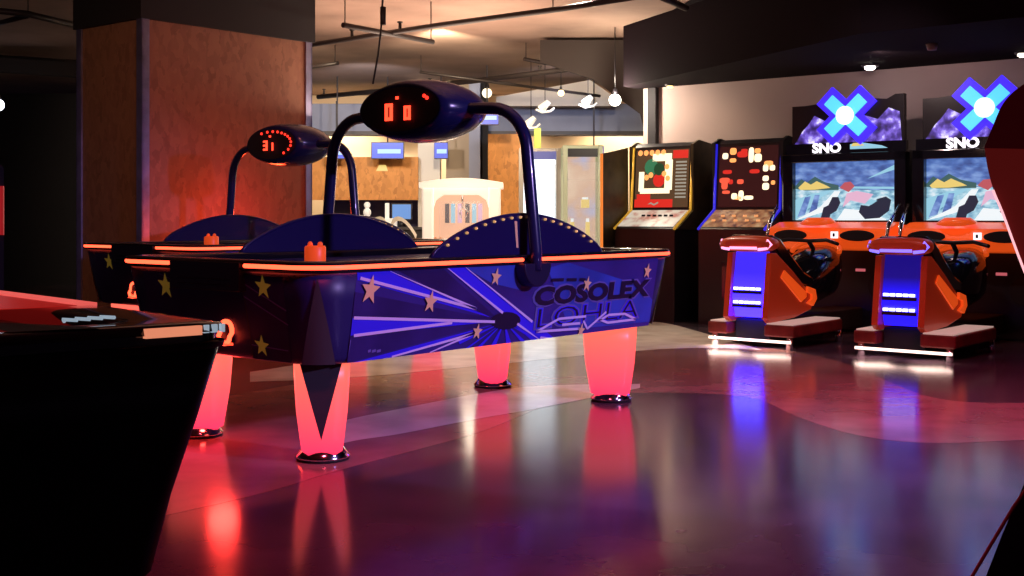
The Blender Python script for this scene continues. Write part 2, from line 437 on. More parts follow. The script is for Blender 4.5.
def add_top(t, digits, ring):
    # side guards
    for sy in (-1, 1):
        n = 40; g = MB(); y = sy*(W-.035)
        arc = [(-.66+1.32*i/n, ZT+.034+.197*(max(0, math.sin(PI*i/n))**.72)) for i in range(n+1)]
        poly = arc+[(.66, ZT+.03), (-.66, ZT+.03)]
        g.prism(poly, y-.006, y+.006, lambda a, b, w: (a, w, b), M['guard'])
        # raised border along the arc
        g.tube([(a, y, b) for a, b in arc], .010, M['guard'], 8)
        go = g.build('side_guard', t)
        for i in range(3, n-2, 2):
            a, b = arc[i]; nx = -(arc[i+1][1]-arc[i-1][1]); nz = arc[i+1][0]-arc[i-1][0]; ln = math.hypot(nx, nz)
            s = MB(); s.sphere((a-nx/ln*.012, y+sy*.010, b-nz/ln*.012), .0075, .010, .0075, M['stud'], 10, 6); s.build('stud', go)
        s = MB(); yy = y+sy*.0075
        s.face([(-.075, yy, ZT+.20), (-.055, yy, ZT+.20), (-.045, yy, ZT+.07), (-.06, yy, ZT+.07)], M['gold']); s.build('sticker', go)
    # arch
    ar = MB(); path = []
    for sy in (-1,): pass
    yb = W+.045; zt = 1.585; r = .20
    left = [(0, -yb, ZT-.04), (0, -yb, ZT+.05), (0, -yb+.03, 1.15), (0, -yb+.055, zt-r)]
    for i in range(1, 9):
        a = PI/2*i/8; left.append((0, -yb+.055+r*(1-math.cos(a))+.02*math.sin(a), zt-r+r*math.sin(a)+.01*math.sin(a)))
    left.append((0, -.30, zt+.02))
    path = left+[(x, -y, z) for x, y, z in reversed(left)]
    ar.tube(path, .031, M['navy'], 14); arch = ar.build('arch_pole', t)
    for sy in (-1, 1):
        m = MB(); pts = []
        for i in range(17):
            a = PI+PI*i/16; pts.append((.105*math.cos(a), ZT-.005+.115*math.sin(a)))
        m.prism(pts, sy*(W-.03), sy*(W+.062), lambda a, b, w: (a, w, b), M['ink']); m.build('mount_bracket', arch, bevel=.006)
    # scoreboard
    sb = MB(); zc = 1.605
    def ell(x, ry, rz, dz=0): return [(x, ry*math.cos(2*PI*j/40), zc+dz+rz*math.sin(2*PI*j/40)) for j in range(40)]
    sb.rings([ell(-.17, .265, .112), ell(-.175, .295, .132), ell(-.13, .32, .150), ell(-.07, .34, .161), ell(0, .345, .166), ell(.07, .34, .161), ell(.13, .32, .150), ell(.175, .295, .132), ell(.17, .265, .112)], M['navy'])
    score = sb.build('scoreboard', t)
    for sx in (-1, 1):
        f = MB(); f.rings([[(sx*.171, .262*math.cos(2*PI*j/40), zc+.102*math.sin(2*PI*j/40)) for j in range(40)], [(sx*.178, .285*math.cos(2*PI*j/40), zc+.114*math.sin(2*PI*j/40)) for j in range(40)]], M['blackmatte'])
        f.build('display_face', score)
    for ch, s, z, h, w in digits:
        d = MB()
        for x0, x1, z0, z1 in seg7(ch, s, z, h, w): d.box(-.190, -.183, -x1, -x0, zc+z0, zc+z1, M['digit'])
        d.build('score_digit', score)
    d = MB(); d.box(-.190, -.183, .005-.008, .005+.008, zc+.052, zc+.066, M['digit']); d.build('score_mark', score)
    for a in ring:
        a = math.radians(a); q = MB(); q.cyl((-.186, -.235*math.cos(a), zc+.094*math.sin(a)), .0095, .0095, .006, M['dot'], 10, 'x'); q.build('indicator_light', score)
    return t

def add_mallet(label, loc, group=None):
    m = MB()
    m.rings([[(r*math.cos(2*PI*j/20), r*math.sin(2*PI*j/20), z) for j in range(20)] for r, z in ((.048, 0), (.052, .012), (.052, .085), (.046, .092))], M['mallet'])
    for s_ in (-1, 1): m.rings([[(U.y*s_*.036+r*math.cos(2*PI*j/12), -U.x*s_*.036+r*math.sin(2*PI*j/12), z) for j in range(12)] for r, z in ((.014, .088), (.012, .104), (.006, .112))], M['mallet'])
    o = m.build('mallet', None, loc=loc); tag(o, label, 'mallet', group); return o

CT = Vector((-.470, 6.375, 0))
t1 = make_table('blue star-print air hockey table with glowing red legs in centre', CT, A)
# placeholder: copy the bare body/legs for the second table before the arch is added
t2 = copy_tree(t1); t2.location = (-1.72, 9.35, 0)
for c_ in t2.children:
    if c_.name.startswith('puck_return') and min(v.co.x for v in c_.data.vertices) < 0: c_.location.y += .06
for c_ in t1.children:
    if c_.name.startswith('puck_return') and min(v.co.x for v in c_.data.vertices) < 0: c_.location.y -= .085
t2['label'] = 'second air hockey table, half hidden behind the blue one beside the chipboard pillar'
add_top(t1, [('0', -.065, -.012, .088, .052), ('0', .068, -.022, .072, .044)], [38, 30])
# scoreboard two shows another score, with the dot ring lit
add_top(t2, [('3', -.06, -.01, .075, .045), ('1', .02, -.02, .06, .02)], [100, 84, 70, 57, 45, 33, 20, 5, -12, -30, -50, 118])
def on_table(C0, x, y, z): 
    w = Vector(C0)+U*x+V*y; return (w.x, w.y, z)
ZP = ZT-.0115
add_mallet('orange mallet near the front-left end of the blue table', on_table(CT, -.70, .05, ZP))
add_mallet('orange mallet on the far air hockey table beneath its small scoreboard', on_table((-1.72, 9.35, 0), -.75, -.03, ZP))

# foreground table: unlit black one, cut by the left edge
U3 = Vector((.74, .672, 0)); A3 = math.atan2(.672, .74); V3 = Vector((-math.sin(A3), math.cos(A3), 0)); U3 = Vector((math.cos(A3), math.sin(A3), 0))
corner = Vector((-.507, 2.125, 0))
C3 = corner-U3*(L+.0)+V3*(W+.0)
t3 = make_table('unlit black air hockey table in the left foreground with red-lit top', C3, A3, lit=False, printed=False, RC=.06, ZB=.395, tap=1.45, out=.012)
q = MB()
deck = ZT+.039
q.box(-L+.30, L-.055, -W+.50, W-.12, deck, deck+.0015, M['play_red']); q.build('red_lit_deck', t3)
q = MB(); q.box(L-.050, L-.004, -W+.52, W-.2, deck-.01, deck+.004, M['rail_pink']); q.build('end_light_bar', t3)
q = MB(); q.box(L-.155, L-.052, -W-.022, -W-.012, ZT+.018, ZT+.034, M['strip_peach']); q.build('corner_strip', t3)
q = MB()
for a, b in ((.046, .036), (.030, .020), (.013, .006)):
    q.box(L-a, L-b, -W-.021+(.0 if a > .06 else .004), -W-.008, ZT+.020, ZT+.034, M['white_print_glow'])
q.build('corner_reflectors', t3)
q = MB()
q.face([(L-.36, -W+.02, deck+.0005), (L-.22, -W-.005, deck+.0005), (L-.215, -W+.003, deck+.0005), (L-.355, -W+.30, deck+.0005)], M['grey'])
zz_ = [(L-.235+.012*k, -W+.13+(.022 if k % 2 else -.012)+.002*k, deck+.004) for k in range(9)]; q.tube(zz_, .0035, M['white_print_glow'], 6)
q.build('corner_print', t3)

# ================================================================= BUILDING
def floor_mat(name, c, amt=.25, rough=.15):
    m = mat(name, c, rough, noise=(3.0, amt), spec=.5, ior=1.27)
    return m
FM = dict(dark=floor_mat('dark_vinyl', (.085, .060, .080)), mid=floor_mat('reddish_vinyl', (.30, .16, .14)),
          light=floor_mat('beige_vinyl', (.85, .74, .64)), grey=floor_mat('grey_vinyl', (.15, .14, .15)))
fl = MB(); fl.box(-14, 16, -6, 26, -.2, 0, FM['dark'])
def smooth(pts, n=6):
    out = []
    for i in range(len(pts)-1):
        p0 = pts[max(0, i-1)]; p1 = pts[i]; p2 = pts[i+1]; p3 = pts[min(len(pts)-1, i+2)]
        for j in range(n):
            t = j/n
            out.append(tuple(.5*((2*b)+(-a+c)*t+(2*a-5*b+4*c-d)*t*t+(-a+3*b-3*c+d)*t**3) for a, b, c, d in zip(p0, p1, p2, p3)))
    out.append(pts[-1]); return out
def inlay(up, lo, m, z):
    up, lo = smooth(up), smooth(lo)
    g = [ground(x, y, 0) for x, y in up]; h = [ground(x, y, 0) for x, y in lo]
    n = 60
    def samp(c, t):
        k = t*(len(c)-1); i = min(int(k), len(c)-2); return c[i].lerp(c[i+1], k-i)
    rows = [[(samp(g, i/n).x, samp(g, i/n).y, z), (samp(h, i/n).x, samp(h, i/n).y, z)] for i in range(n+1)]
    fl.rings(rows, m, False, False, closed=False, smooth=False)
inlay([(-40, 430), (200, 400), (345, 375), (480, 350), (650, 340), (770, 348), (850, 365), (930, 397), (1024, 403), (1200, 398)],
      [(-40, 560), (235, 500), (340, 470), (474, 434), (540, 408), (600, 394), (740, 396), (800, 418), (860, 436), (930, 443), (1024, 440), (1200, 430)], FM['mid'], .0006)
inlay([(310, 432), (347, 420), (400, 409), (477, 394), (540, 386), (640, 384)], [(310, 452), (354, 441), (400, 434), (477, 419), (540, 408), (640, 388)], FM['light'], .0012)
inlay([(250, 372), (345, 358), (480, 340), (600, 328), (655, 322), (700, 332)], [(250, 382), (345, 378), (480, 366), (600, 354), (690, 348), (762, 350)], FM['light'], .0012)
floor = struct(fl.build('floor'))

# right-hand wall (behind the racing machines)
W0 = Vector((3.45, 11.65, 0)); AX = Vector((U.y, -U.x, 0))       # AX runs along the wall toward the viewer's right
def row(a, b, z=0): p = W0+AX*a-U*b; return Vector((p.x, p.y, z))
wallm = mat('mauve_wall_paint', (.40, .31, .30), .9, noise=(1.2, .08))
M['soffit'] = mat('black_soffit', (.012, .008, .011), .95, spec=.05)
conc = mat('ceiling_concrete', (.30, .20, .155), .85, noise=(.9, .35), bump=.1)
ceil = MB(); ceil.box(-14, 16, -6, 26, 3.12, 3.3, conc); c_ = [row(-2.66, .0), row(15, .0), row(15, 6.5), row(3.2, 6.5), row(-1.25, 1.23)]
ceil.rings([[(p.x, p.y, z) for p in c_] for z in (3.112, 3.119)], M['soffit'], smooth=False); struct(ceil.build('ceiling'))

def along(mb, a0, a1, b0, b1, z0, z1, m):
    c = [row(a0, b0), row(a1, b0), row(a1, b1), row(a0, b1)]
    mb.rings([[(p.x, p.y, z0) for p in c], [(p.x, p.y, z1) for p in c]], m, smooth=False)
w = MB(); along(w, -2.60, 15, -.2, 0, 0, 3.12, wallm); struct(w.build('wall_right'))
w = MB(); c_ = [row(-2.66, .002), row(15, .002), row(15, 2.3), row(.9, 2.3), row(-2.66, .3)]
w.rings([[(p.x, p.y, z) for p in c_] for z in (2.46, 3.118)], M['soffit'], smooth=False); struct(w.build('trim_1'))            # black soffit
w = MB(); along(w, -2.50, -2.40, .003, .07, 0, 2.455, M['blackmatte']); struct(w.build('trim_2'))            # dark post on the wall
w = MB(); along(w, -2.0, 15, .003, .02, 0, .12, M['blackmatte']); struct(w.build('baseboard_right'))
# far room
cream = mat('cream_wall', (.80, .62, .42), .9, noise=(1, .05))
w = MB(); w.box(-4.2, 8, 20.6, 20.8, 0, 3.12, cream); struct(w.build('wall_back'))
w = MB(); w.box(-14, -4.2, 18.6, 18.8, 0, 2.95, M['blackmatte']); w.box(-4.25, -4.15, 18.6, 20.8, 0, 3.12, M['blackmatte']); struct(w.build('wall_left'))
bulk = mat('grey_bulkhead', (.26, .29, .42), .9, noise=(2, .1))
w = MB(); w.box(-4.1, 6, 18.9, 19.2, 2.33, 2.82, bulk); w.box(-4.1, 6, 18.86, 18.9, 2.33, 2.39, M['grey']); struct(w.build('trim_3'))
w = MB()
for x in (-3.55, -2.75, -1.95): w.box(x, x+.02, 18.88, 18.9, 2.42, 2.86, M['grey'])
struct(w.build('trim_4'))
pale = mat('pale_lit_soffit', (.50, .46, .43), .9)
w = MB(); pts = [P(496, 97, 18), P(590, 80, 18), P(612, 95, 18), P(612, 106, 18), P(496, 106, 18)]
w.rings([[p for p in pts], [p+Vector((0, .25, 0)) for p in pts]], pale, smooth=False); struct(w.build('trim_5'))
dk = mat('dark_beam', (.045, .034, .03), .9)
w = MB(); pts = [P(540, 62, 13.9), P(592, 79, 13.9), P(640, 114, 13.9), P(646, 138, 13.9), P(660, 138, 13.9), P(660, 40, 13.9), P(540, 40, 13.9)]
w.rings([[p for p in pts], [p+Vector((.1, .3, 0)) for p in pts]], dk, smooth=False); struct(w.build('trim_6'))
# ceiling beams at the far left
w = MB()
for x0, y0, x1, y1, D, h in ((-10, 62, 78, 68, 15, .10), (-10, 70, 78, 76, 14.5, .16)):
    p = P(x0, y0, D); r = P(x1, y1, D); w.rings([[(p.x, D, p.z), (r.x, D, r.z), (r.x, D+.3, r.z), (p.x, D+.3, p.z)], [(p.x, D, p.z+h), (r.x, D, r.z+h), (r.x, D+.3, r.z+h), (p.x, D+.3, p.z+h)]], dk, smooth=False)
struct(w.build('trim_7'))

# chipboard pillar
PC = Vector((-3.07, 10.03, 0))
osb_r = osb_mat('chipboard', (.22, .10, .06), (.32, .15, .09), (.27, .12, .075))
pil = bpy.data.objects.new('pillar', None); COL.objects.link(pil); pil.location = PC; pil.rotation_euler = (0, 0, A); pil['kind'] = 'structure'
p = MB(); p.box(0.02, 1.83, .02, .98, 0, 2.70, osb_r); struct(p.build('chipboard_cladding', pil))
p = MB(); p.box(-.02, 1.87, -.02, 1.02, 2.70, 3.12, M['blackmatte']); struct(p.build('black_collar', pil))
for n_, (x, y, sx, sy) in enumerate(((0, 0, 1, 1), (1.85, 0, -1, 1), (0, 1, 1, -1))):
    p = MB(); wd = .075
    p.box(min(x, x+sx*wd), max(x, x+sx*wd), min(y, y+sy*.018), max(y, y+sy*.018), 0, 2.70, M['steel'])
    p.box(min(x, x+sx*.018), max(x, x+sx*.018), min(y, y+sy*wd), max(y, y+sy*wd), 0, 2.70, M['steel'])
    struct(p.build('steel_corner_strip', pil))

# ================================================================= OVERHEAD PIPES
pipem = mat('black_pipe', (.02, .014, .014), .5)
def pipe(name, label, pts, r=.022, hangers=(), heads=(), cat='pipe', group=None):
    t = thing(name, label, cat, pts[0], 0, group)
    o = Vector(pts[0]); q = MB(); q.tube([Vector(a)-o for a in pts], r, pipem, 10); q.build('pipe_run', t)
    for h in hangers:
        h = Vector(h)-o; q = MB(); q.tube([h, (h.x, h.y, 3.12-o.z)], .006, pipem, 6); q.build('hanger_rod', t)
    for h in heads:
        h = Vector(h)-o; q = MB(); q.cyl((h.x, h.y, h.z+.01), .018, .014, .07, pipem, 10); q.cyl((h.x, h.y, h.z+.08), .028, .028, .012, pipem, 10); q.build('sprinkler_head', t)
    return t
def zp(x, y, z): D = (z-EYE)*F/(HY-y); return ((x-CX)/F*D, D, z)
a, b = zp(310, 45, 2.88), zp(640, -3, 2.88)
mid = lambda a, b, t: tuple(Vector(a).lerp(Vector(b), t))
ABL = lambda x, y, z: zp(x, y, z)
pipe('sprinkler_pipe', 'long black sprinkler pipe crossing the ceiling at the top centre', [zp(250, 54, 2.88), a, zp(440, 25, 2.88), zp(560, 9, 2.88), zp(690, -12, 2.88)], .026,
     hangers=[zp(431, 26.5, 2.88), zp(553, 10, 2.88)], heads=[zp(352, 38.5, 2.88), zp(400, 31, 2.88)])
pipe('branch_pipe', 'short black branch pipe crossing over the long pipe above the scoreboard', [zp(343, 25, 2.86), zp(433, 42, 2.86)], .026, hangers=[zp(345, 25.5, 2.86), zp(431, 41.6, 2.86)])
pipe('branch_pipe', 'stubby black pipe end just right of the chipboard pillar top', [zp(300, 69, 2.9), zp(338, 63, 2.9)], .022, hangers=[zp(335, 63.5, 2.9)])
pipe('sprinkler_pipe', 'far black pipe low on the ceiling behind the main scoreboard', [zp(318, 97, 2.88), zp(430, 86, 2.88), zp(500, 78, 2.88), zp(640, 60, 2.88)], .035,
     heads=[zp(324, 95, 2.88), zp(430, 85, 2.88), zp(540, 73, 2.88)])
pipe('branch_pipe', 'thin sloping branch pipe above the far room lamps', [zp(420, 72, 2.9), zp(500, 83, 2.8), zp(600, 96, 2.7)], .02, hangers=[zp(421, 72.5, 2.9)])
pipe('branch_pipe', 'black pipe running away over the far room above the spotlights', [zp(524, 59, 2.92), zp(600, 74, 2.8)], .022, hangers=[zp(526, 59.5, 2.92)])
pipe('branch_pipe', 'black pipe at the top edge right of centre', [zp(655, -6, 2.9), zp(686, 8, 2.9)], .03)
pipe('sprinkler_pipe', 'black pipe across the ceiling in the top left corner', [zp(-30, 8, 2.9), zp(28, 14, 2.9), zp(78, 26, 2.9)], .03, hangers=[zp(28, 14, 2.9)])
pipe('branch_pipe', 'dark pipe slanting beside the top left corner', [zp(-20, 28, 2.9), zp(30, 15, 2.9)], .024)
# pendant cable
c0 = P(383, -6, 9.0); c1 = P(373, 84, 9.0)
t = thing('hanging_cable', 'thin dark cable hanging from the ceiling with a thick connector', 'cable', (c0.x, 9.0, c0.z))
q = MB(); q.tube([(0, 0, .4), (0, 0, 0), P(381, 30, 9)-c0, P(378, 55, 9)-c0, c1-c0], .008, pipem, 6); q.build('cord', t)
q = MB(); q.tube([P(383, 7, 9)-c0, P(383, 25, 9)-c0], .022, pipem, 10); q.build('connector', t)

# ================================================================= RACING MACHINES
orange = mat('orange_moulding', (.85, .12, .02), .28, coat=.4, emit=(1, .10, .01), estr=.55)  # emission put in to brighten the plastic, no lamp inside
redor = mat('red_orange_panel', (.50, .055, .02), .35, coat=.3, emit=(1, .07, .01), estr=.07)  # weak emission put in as if the panel caught light
bluelit = ramp_emit('blue_lit_panel', (.012, .006, 1), (.004, .002, .10), 14.0, .34, .60, (.01, .01, .1))
bluedots = mat('blue_white_leds', (.5, .5, .9), .4, emit=(.5, .5, 1), estr=5)
pinkled = mat('pink_led_edge', (.8, .4, .6), .4, emit=(1, .35, .6), estr=1.6)
whiteled = mat('warm_white_light', (.9, .85, .8), .4, emit=(1, .72, .6), estr=2.2)
xblue = mat('sign_blue_rim', (.02, .01, .3), .4, emit=(.05, .02, .9), estr=1.3)
xcyan = mat('sign_cyan', (.1, .5, .9), .4, emit=(.06, .42, 1), estr=1.6)
xwhite = mat('sign_white', (.9, .9, .9), .4, emit=(.95, .92, 1), estr=1.3)
screen_sky = noise_emit('screen_sky', [(.03, .06, .22), (.08, .17, .48), (.25, .40, .75)], 3, 1.0, (1, 2, 5))
screen_snow = noise_emit('screen_snow', [(.10, .28, .45), (.35, .62, .75), (.75, .85, .92)], 5, 1.0, (1, 2.5, 5))
def em(n, c, s=1.0): return mat(n, tuple(.12*q for q in c), .4, emit=c, estr=s)
E = dict(dk=em('screen_dark', (.02, .025, .05)), pink=em('screen_pink', (.75, .45, .62)), yel=em('screen_yellow', (.8, .6, .18)),
         red=em('screen_red', (.5, .1, .12)), white=em('screen_white', (.85, .92, .95)), cy=em('screen_cyan', (.3, .6, .75)), tree=em('screen_tree', (.05, .12, .12)))
marq = noise_emit('marquee_print', [(.006, .004, .03), (.04, .02, .20), (.16, .10, .55), (.75, .70, .95)], 11, 1.5)

def make_racer(label):
    t = thing('racing_arcade_machine', label, 'arcade machine', (0, 0, 0), A, None)
    c = MB()   # cabinet: shaped side profile
    c.box(.04, .50, -.585, .585, 0, .98, M['black'])
    c.box(.05, .44, -.585, .585, .98, 1.66, M['black'])
    cab = c.build('cabinet', t, bevel=.012)
    for y in (-.345, .345):
        q = MB(); q.cyl((.036, y, .42), .13, .13, .01, M['blackmatte'], 24, 'x'); q.build('speaker_grille', cab)
    q = MB(); q.box(.028, .04, -.19, -.10, .55, .575, E['red']); q.build('coin_slot', cab)
    # bezel
    b = MB()
    for y0, y1, z0, z1 in ((-.60, -.495, .98, 1.64), (.495, .60, .98, 1.64), (-.60, .60, 1.56, 1.64), (-.60, .60, .98, 1.02)):
        b.box(-.05, .06, y0, y1, z0, z1, M['gloss_black'])
    b.build('screen_bezel', t, bevel=.008)
    # screen with a snowy race
    s = MB(); X = .02
    def sq(poly, m, k=0): s.face([(X-.0015*k, -(a-.5)*.99, 1.02+b*.54) for a, b in poly], m)
    sq([(0, 0), (1, 0), (1, 1), (0, 1)], screen_snow)
    sq([(0, .56), (1, .50), (1, 1), (0, 1)], screen_sky, 1)
    sq([(.35, .55), (.60, .60), (1, .95), (1, .52)], E['cy'], 1.2)
    sq([(.5, .58), (1, .86), (1, .56)], screen_sky, 2)
    sq([(0, .60), (.06, .72), (.12, .66), (.20, .76), (.30, .66), (.44, .60), (.44, .52), (.1, .52), (0, .55)], E['tree'], 3)
    sq([(.03, .57), (.10, .68), (.16, .62), (.22, .68), (.32, .60), (.36, .56), (.20, .53), (.05, .53)], E['yel'], 4)
    sq([(0, .0), (.28, .42), (.40, .52), (.36, .52), (.18, .46), (0, .36)], E['cy'], 3)
    sq([(.02, .05), (.10, .40), (.16, .42), (.10, .10)], screen_sky, 4)
    sq([(.14, .12), (.20, .44), (.25, .44), (.22, .18)], screen_sky, 4)
    sq([(.0, .0), (.12, .05), (.36, .18), (.46, .50), (.40, .50), (.25, .22)], E['white'], 5)
    sq([(.48, .22), (.52, .46), (.62, .50), (.78, .44), (.70, .28), (.56, .34)], E['pink'], 4)
    sq([(.42, .0), (.50, .20), (.72, .16), (.90, .02), (.9, 0)], E['white'], 5)
    sq([(.45, .56), (.50, .65), (.56, .66), (.60, .58), (.54, .48)], E['red'], 5)
    sq([(.26, .02), (.29, .22), (.34, .26), (.38, .40), (.44, .40), (.46, .30), (.42, .16), (.36, .10), (.35, .02)], E['dk'], 6)
    sq([(.64, .14), (.66, .26), (.74, .24), (.82, .36), (.90, .40), (.95, .34), (.93, .16), (.84, .04), (.70, .02)], E['dk'], 6)
    sq([(.70, .28), (.76, .36), (.82, .33), (.76, .26)], E['cy'], 7)
    s.build('screen', t)
    # marquee board, jagged mountain outline
    q = MB(); poly = [(-.53, 1.66), (-.53, 1.98), (-.53, 2.10), (-.40, 2.10), (-.18, 2.12), (.20, 2.14), (.40, 2.12), (.48, 2.16), (.56, 2.16), (.56, 1.66)]
    q.prism(poly, .02, .08, lambda a, b, w: (w, -a, b), M['black'])
    q.prism([(-.50, 1.74), (-.42, 1.86), (-.36, 1.92), (-.30, 2.0), (-.18, 1.94), (0, 2.02), (.2, 1.98), (.32, 1.94), (.42, 2.04), (.52, 2.0), (.54, 1.74)], .012, .02, lambda a, b, w: (w, -a, b), marq)
    mq = q.build('marquee_board', t)
    q = MB(); q.box(.0, .06, -.585, .585, 1.64, 1.74, M['gloss_black'])
    text_geo(q, 'SNO', .12, xwhite, lambda a, b, w: (-.004, -(a+.17)+.34*1, 1.69+b), bold=.006, sx=1.15)
    q.rings([[(-.003, -y, z) for y, z in ((.06, 1.675), (.06, 1.72), (.16, 1.735), (.36, 1.70), (.42, 1.675))]], E['cy'], False, True)
    q.face([(-.005, -y, z) for y, z in ((.07, 1.70), (.09, 1.73), (.16, 1.732), (.20, 1.705))], E['yel'])
    q.v = [(x, (y+.44 if False else y), z) for x, y, z in q.v]
    q.build('name_plate', t)
    # X sign
    xo = MB()
    def arms(r, wd, x0, x1, m, cy=.03, cz=1.985):
        for sg in (1, -1):
            a = math.radians(45)*sg; dx, dz = math.cos(a), math.sin(a); nx, nz = -dz, dx
            pts = [(cy+dx*r*s+nx*wd*k, cz+dz*r*s*.92+nz*wd*k) for s, k in ((-1, -1), (1, -1), (1, 1), (-1, 1))]
            xo.prism(pts, x0, x1, lambda a, b, w: (w, -a, b), m)
    arms(.30, .108, -.03, .01, xblue); arms(.235, .058, -.045, -.03, xcyan)
    xo.cyl((-.056, -.03, 1.985), .085, .085, .02, xwhite, 20, 'x')
    xo.build('x_shaped_sign', t)
    # orange dashboard
    d = MB()
    prof = [(-.36, .76), (-.40, .86), (-.34, .95), (-.16, 1.00), (.03, 1.01), (.03, .74)]
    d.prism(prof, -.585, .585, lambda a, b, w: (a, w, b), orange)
    for y in (-.30, .34):
        d.rings([[(-.405+.02*k, y+.17*(1-.1*k)*math.cos(2*PI*j/24), .885+.052*(1-.1*k)*math.sin(2*PI*j/24)) for j in range(24)] for k in (0, 1)], M['blackmatte'])
    dash = d.build('dashboard', t, bevel=.02)
    q = MB(); q.rings([[(-.16, -.07+.16*math.cos(2*PI*j/20), z0) for j in range(1)] for z0 in ()] or [[(-.30+.10*math.cos(2*PI*j/20), .12+.17*math.sin(2*PI*j/20), 1.0-.10*math.cos(2*PI*j/20)*-1*.3) for j in range(20)], [(-.27+.06*math.cos(2*PI*j/20), .12+.11*math.sin(2*PI*j/20), 1.045) for j in range(20)]], orange); q.build('screen_cowl', dash)
    q = MB(); q.box(-.415, -.39, -.12, -.06, .86, .92, xwhite); q.box(-.418, -.41, -.10, -.08, .875, .905, M['blackmatte']); q.build('start_button', dash)
    for sy in (-1, 1):
        q = MB(); q.tube([(-.42, sy*.57, .80), (-.36, sy*.575, .98), (-.16, sy*.595, 1.16)], [.016, .022, .012], M['chrome'], 8); q.build('chrome_strut', dash)
    # sled: engine cowl, handlebar, saddle, tail
    s = MB()
    def rr(x, w, z0, z1, k=.35):
        return [(x, w*math.copysign(abs(math.cos(a))**k, math.cos(a)), (z0+z1)/2+(z1-z0)/2*math.copysign(abs(math.sin(a))**k, math.sin(a))) for a in [2*PI*(j+.5)/20 for j in range(20)]]
    s.rings([rr(-1.12, .10, .30, .52, .7), rr(-1.0, .17, .28, .60, .7), rr(-.82, .22, .30, .70, .7), rr(-.62, .24, .34, .78, .7), rr(-.48, .20, .40, .80, .7), rr(-.40, .10, .5, .74, .7)], M['gloss_black'])
    cw = s.build('engine_cowl', t)
    q = MB(); q.tube([(-.60, .0, .74), (-.72, 0, .83)], .02, M['black'], 8); q.tube([(-.86, .33, .82), (-.76, .18, .85), (-.72, 0, .84), (-.76, -.18, .85), (-.86, -.33, .82)], .016, M['black'], 8); q.build('handlebar', cw)
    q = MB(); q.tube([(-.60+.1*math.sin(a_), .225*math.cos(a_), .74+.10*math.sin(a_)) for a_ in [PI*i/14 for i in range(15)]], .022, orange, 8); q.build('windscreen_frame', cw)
    # saddle slopes from the tail hood down to the cowl
    q = MB(); prof = [(-1.80, .80), (-1.76, .875), (-1.62, .84), (-1.42, .70), (-1.20, .56), (-1.02, .50), (-1.02, .42), (-1.24, .44), (-1.50, .58), (-1.70, .74)]
    q.prism(prof, -.19, .19, lambda a, b, w: (a, w, b+.035), M['gloss_black']); q.build('saddle', t, bevel=.02)
    # side fairings
    for sy in (-1, 1):
        q = MB(); prof = [(-1.80, .76), (-1.72, .76), (-1.42, .60), (-1.18, .45), (-1.06, .42), (-1.03, .34), (-1.10, .27), (-1.40, .22), (-1.82, .20), (-1.88, .24), (-1.84, .50)]
        q.prism(prof, sy*.15, sy*.20, lambda a, b, w: (a, w, b), redor)
        prof2 = [(-1.60, .62), (-1.20, .42), (-1.20, .38), (-1.30, .34), (-1.66, .56)]
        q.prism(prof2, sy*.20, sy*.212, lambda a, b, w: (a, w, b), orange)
        fo = q.build('side_fairing', t, bevel=.008)
        q = MB(); q.prism([(-1.20, .47), (-1.06, .44), (-1.03, .36), (-1.10, .30), (-1.20, .33), (-1.12, .36), (-1.12, .40), (-1.20, .42)], sy*.20, sy*.225, lambda a, b, w: (a, w, b), orange); q.build('foot_guard', fo, bevel=.004)
    # tail hood
    q = MB(); q.rings([rr(-1.90, .16, .80, .86, .6), rr(-1.89, .22, .775, .885, .6), rr(-1.78, .235, .765, .90, .6), rr(-1.62, .18, .78, .88, .6)], redor); th = q.build('tail_hood', t)
    for sy in (-1, 1):
        q = MB(); q.tube([(-1.90, sy*.13, .79), (-1.885, sy*.20, .80), (-1.86, sy*.225, .83), (-1.885, sy*.20, .865)], .012, pinkled, 8); q.build('tail_light', th)
    q = MB(); q.box(-1.912, -1.895, -.12, .12, .79, .812, pinkled); q.build('brake_light', th)
    # lit rear panel
    q = MB(); q.rings([[(-1.80, -.13, .24), (-1.80, .13, .24), (-1.72, .13, .24), (-1.72, -.13, .24)], [(-1.84, -.135, .40), (-1.84, .135, .40), (-1.74, .13, .4), (-1.74, -.13, .4)], [(-1.78, -.13, .77), (-1.78, .13, .77), (-1.70, .13, .77), (-1.70, -.13, .77)]], bluelit, smooth=False)
    rp = q.build('rear_light_panel', t)
    for zz, dx in ((.36, -1.838), (.47, -1.832)):
        q = MB()
        for k in range(5): q.box(dx-.012, dx+.004, -.115+k*.05, -.115+k*.05+.036, zz-.009, zz+.011, bluedots)
        q.build('led_row', rp)
        q = MB(); q.box(dx-.01, dx+.004, -.13, .13, zz-.04, zz-.014, M['ink']); q.build('dark_louvre', rp)
    # base with two footboards
    q = MB(); q.box(-1.75, .05, -.16, .16, .05, .22, M['blackmatte']); q.box(-1.3, -1.05, -.40, .32, .04, .10, M['blackmatte']); q.build('base_plinth', t, bevel=.01)
    for sy in (-1, 1):
        q = MB(); y0, y1 = (-.43, -.17) if sy < 0 else (.165, .34)
        q.box(-1.88, -.98, y0, y1, .10, .195, M['boardred']); fb = q.build('footboard', t, bevel=.012)
        q = MB(); q.box(-1.87, -.99, y0+.02, y1-.02, .196, .206, M['tread']); q.build('tread_plate', fb)
        for x in (-1.9, -1.0):
            q = MB(); q.cyl((x+.05, y0+.05 if sy < 0 else y1-.05, 0), .03, .022, .10, M['chrome'], 12); q.build('levelling_foot', fb)
    q = MB(); q.box(-1.90, -1.885, -.41, .32, .055, .075, whiteled); q.build('underglow_bar', t)
    return t
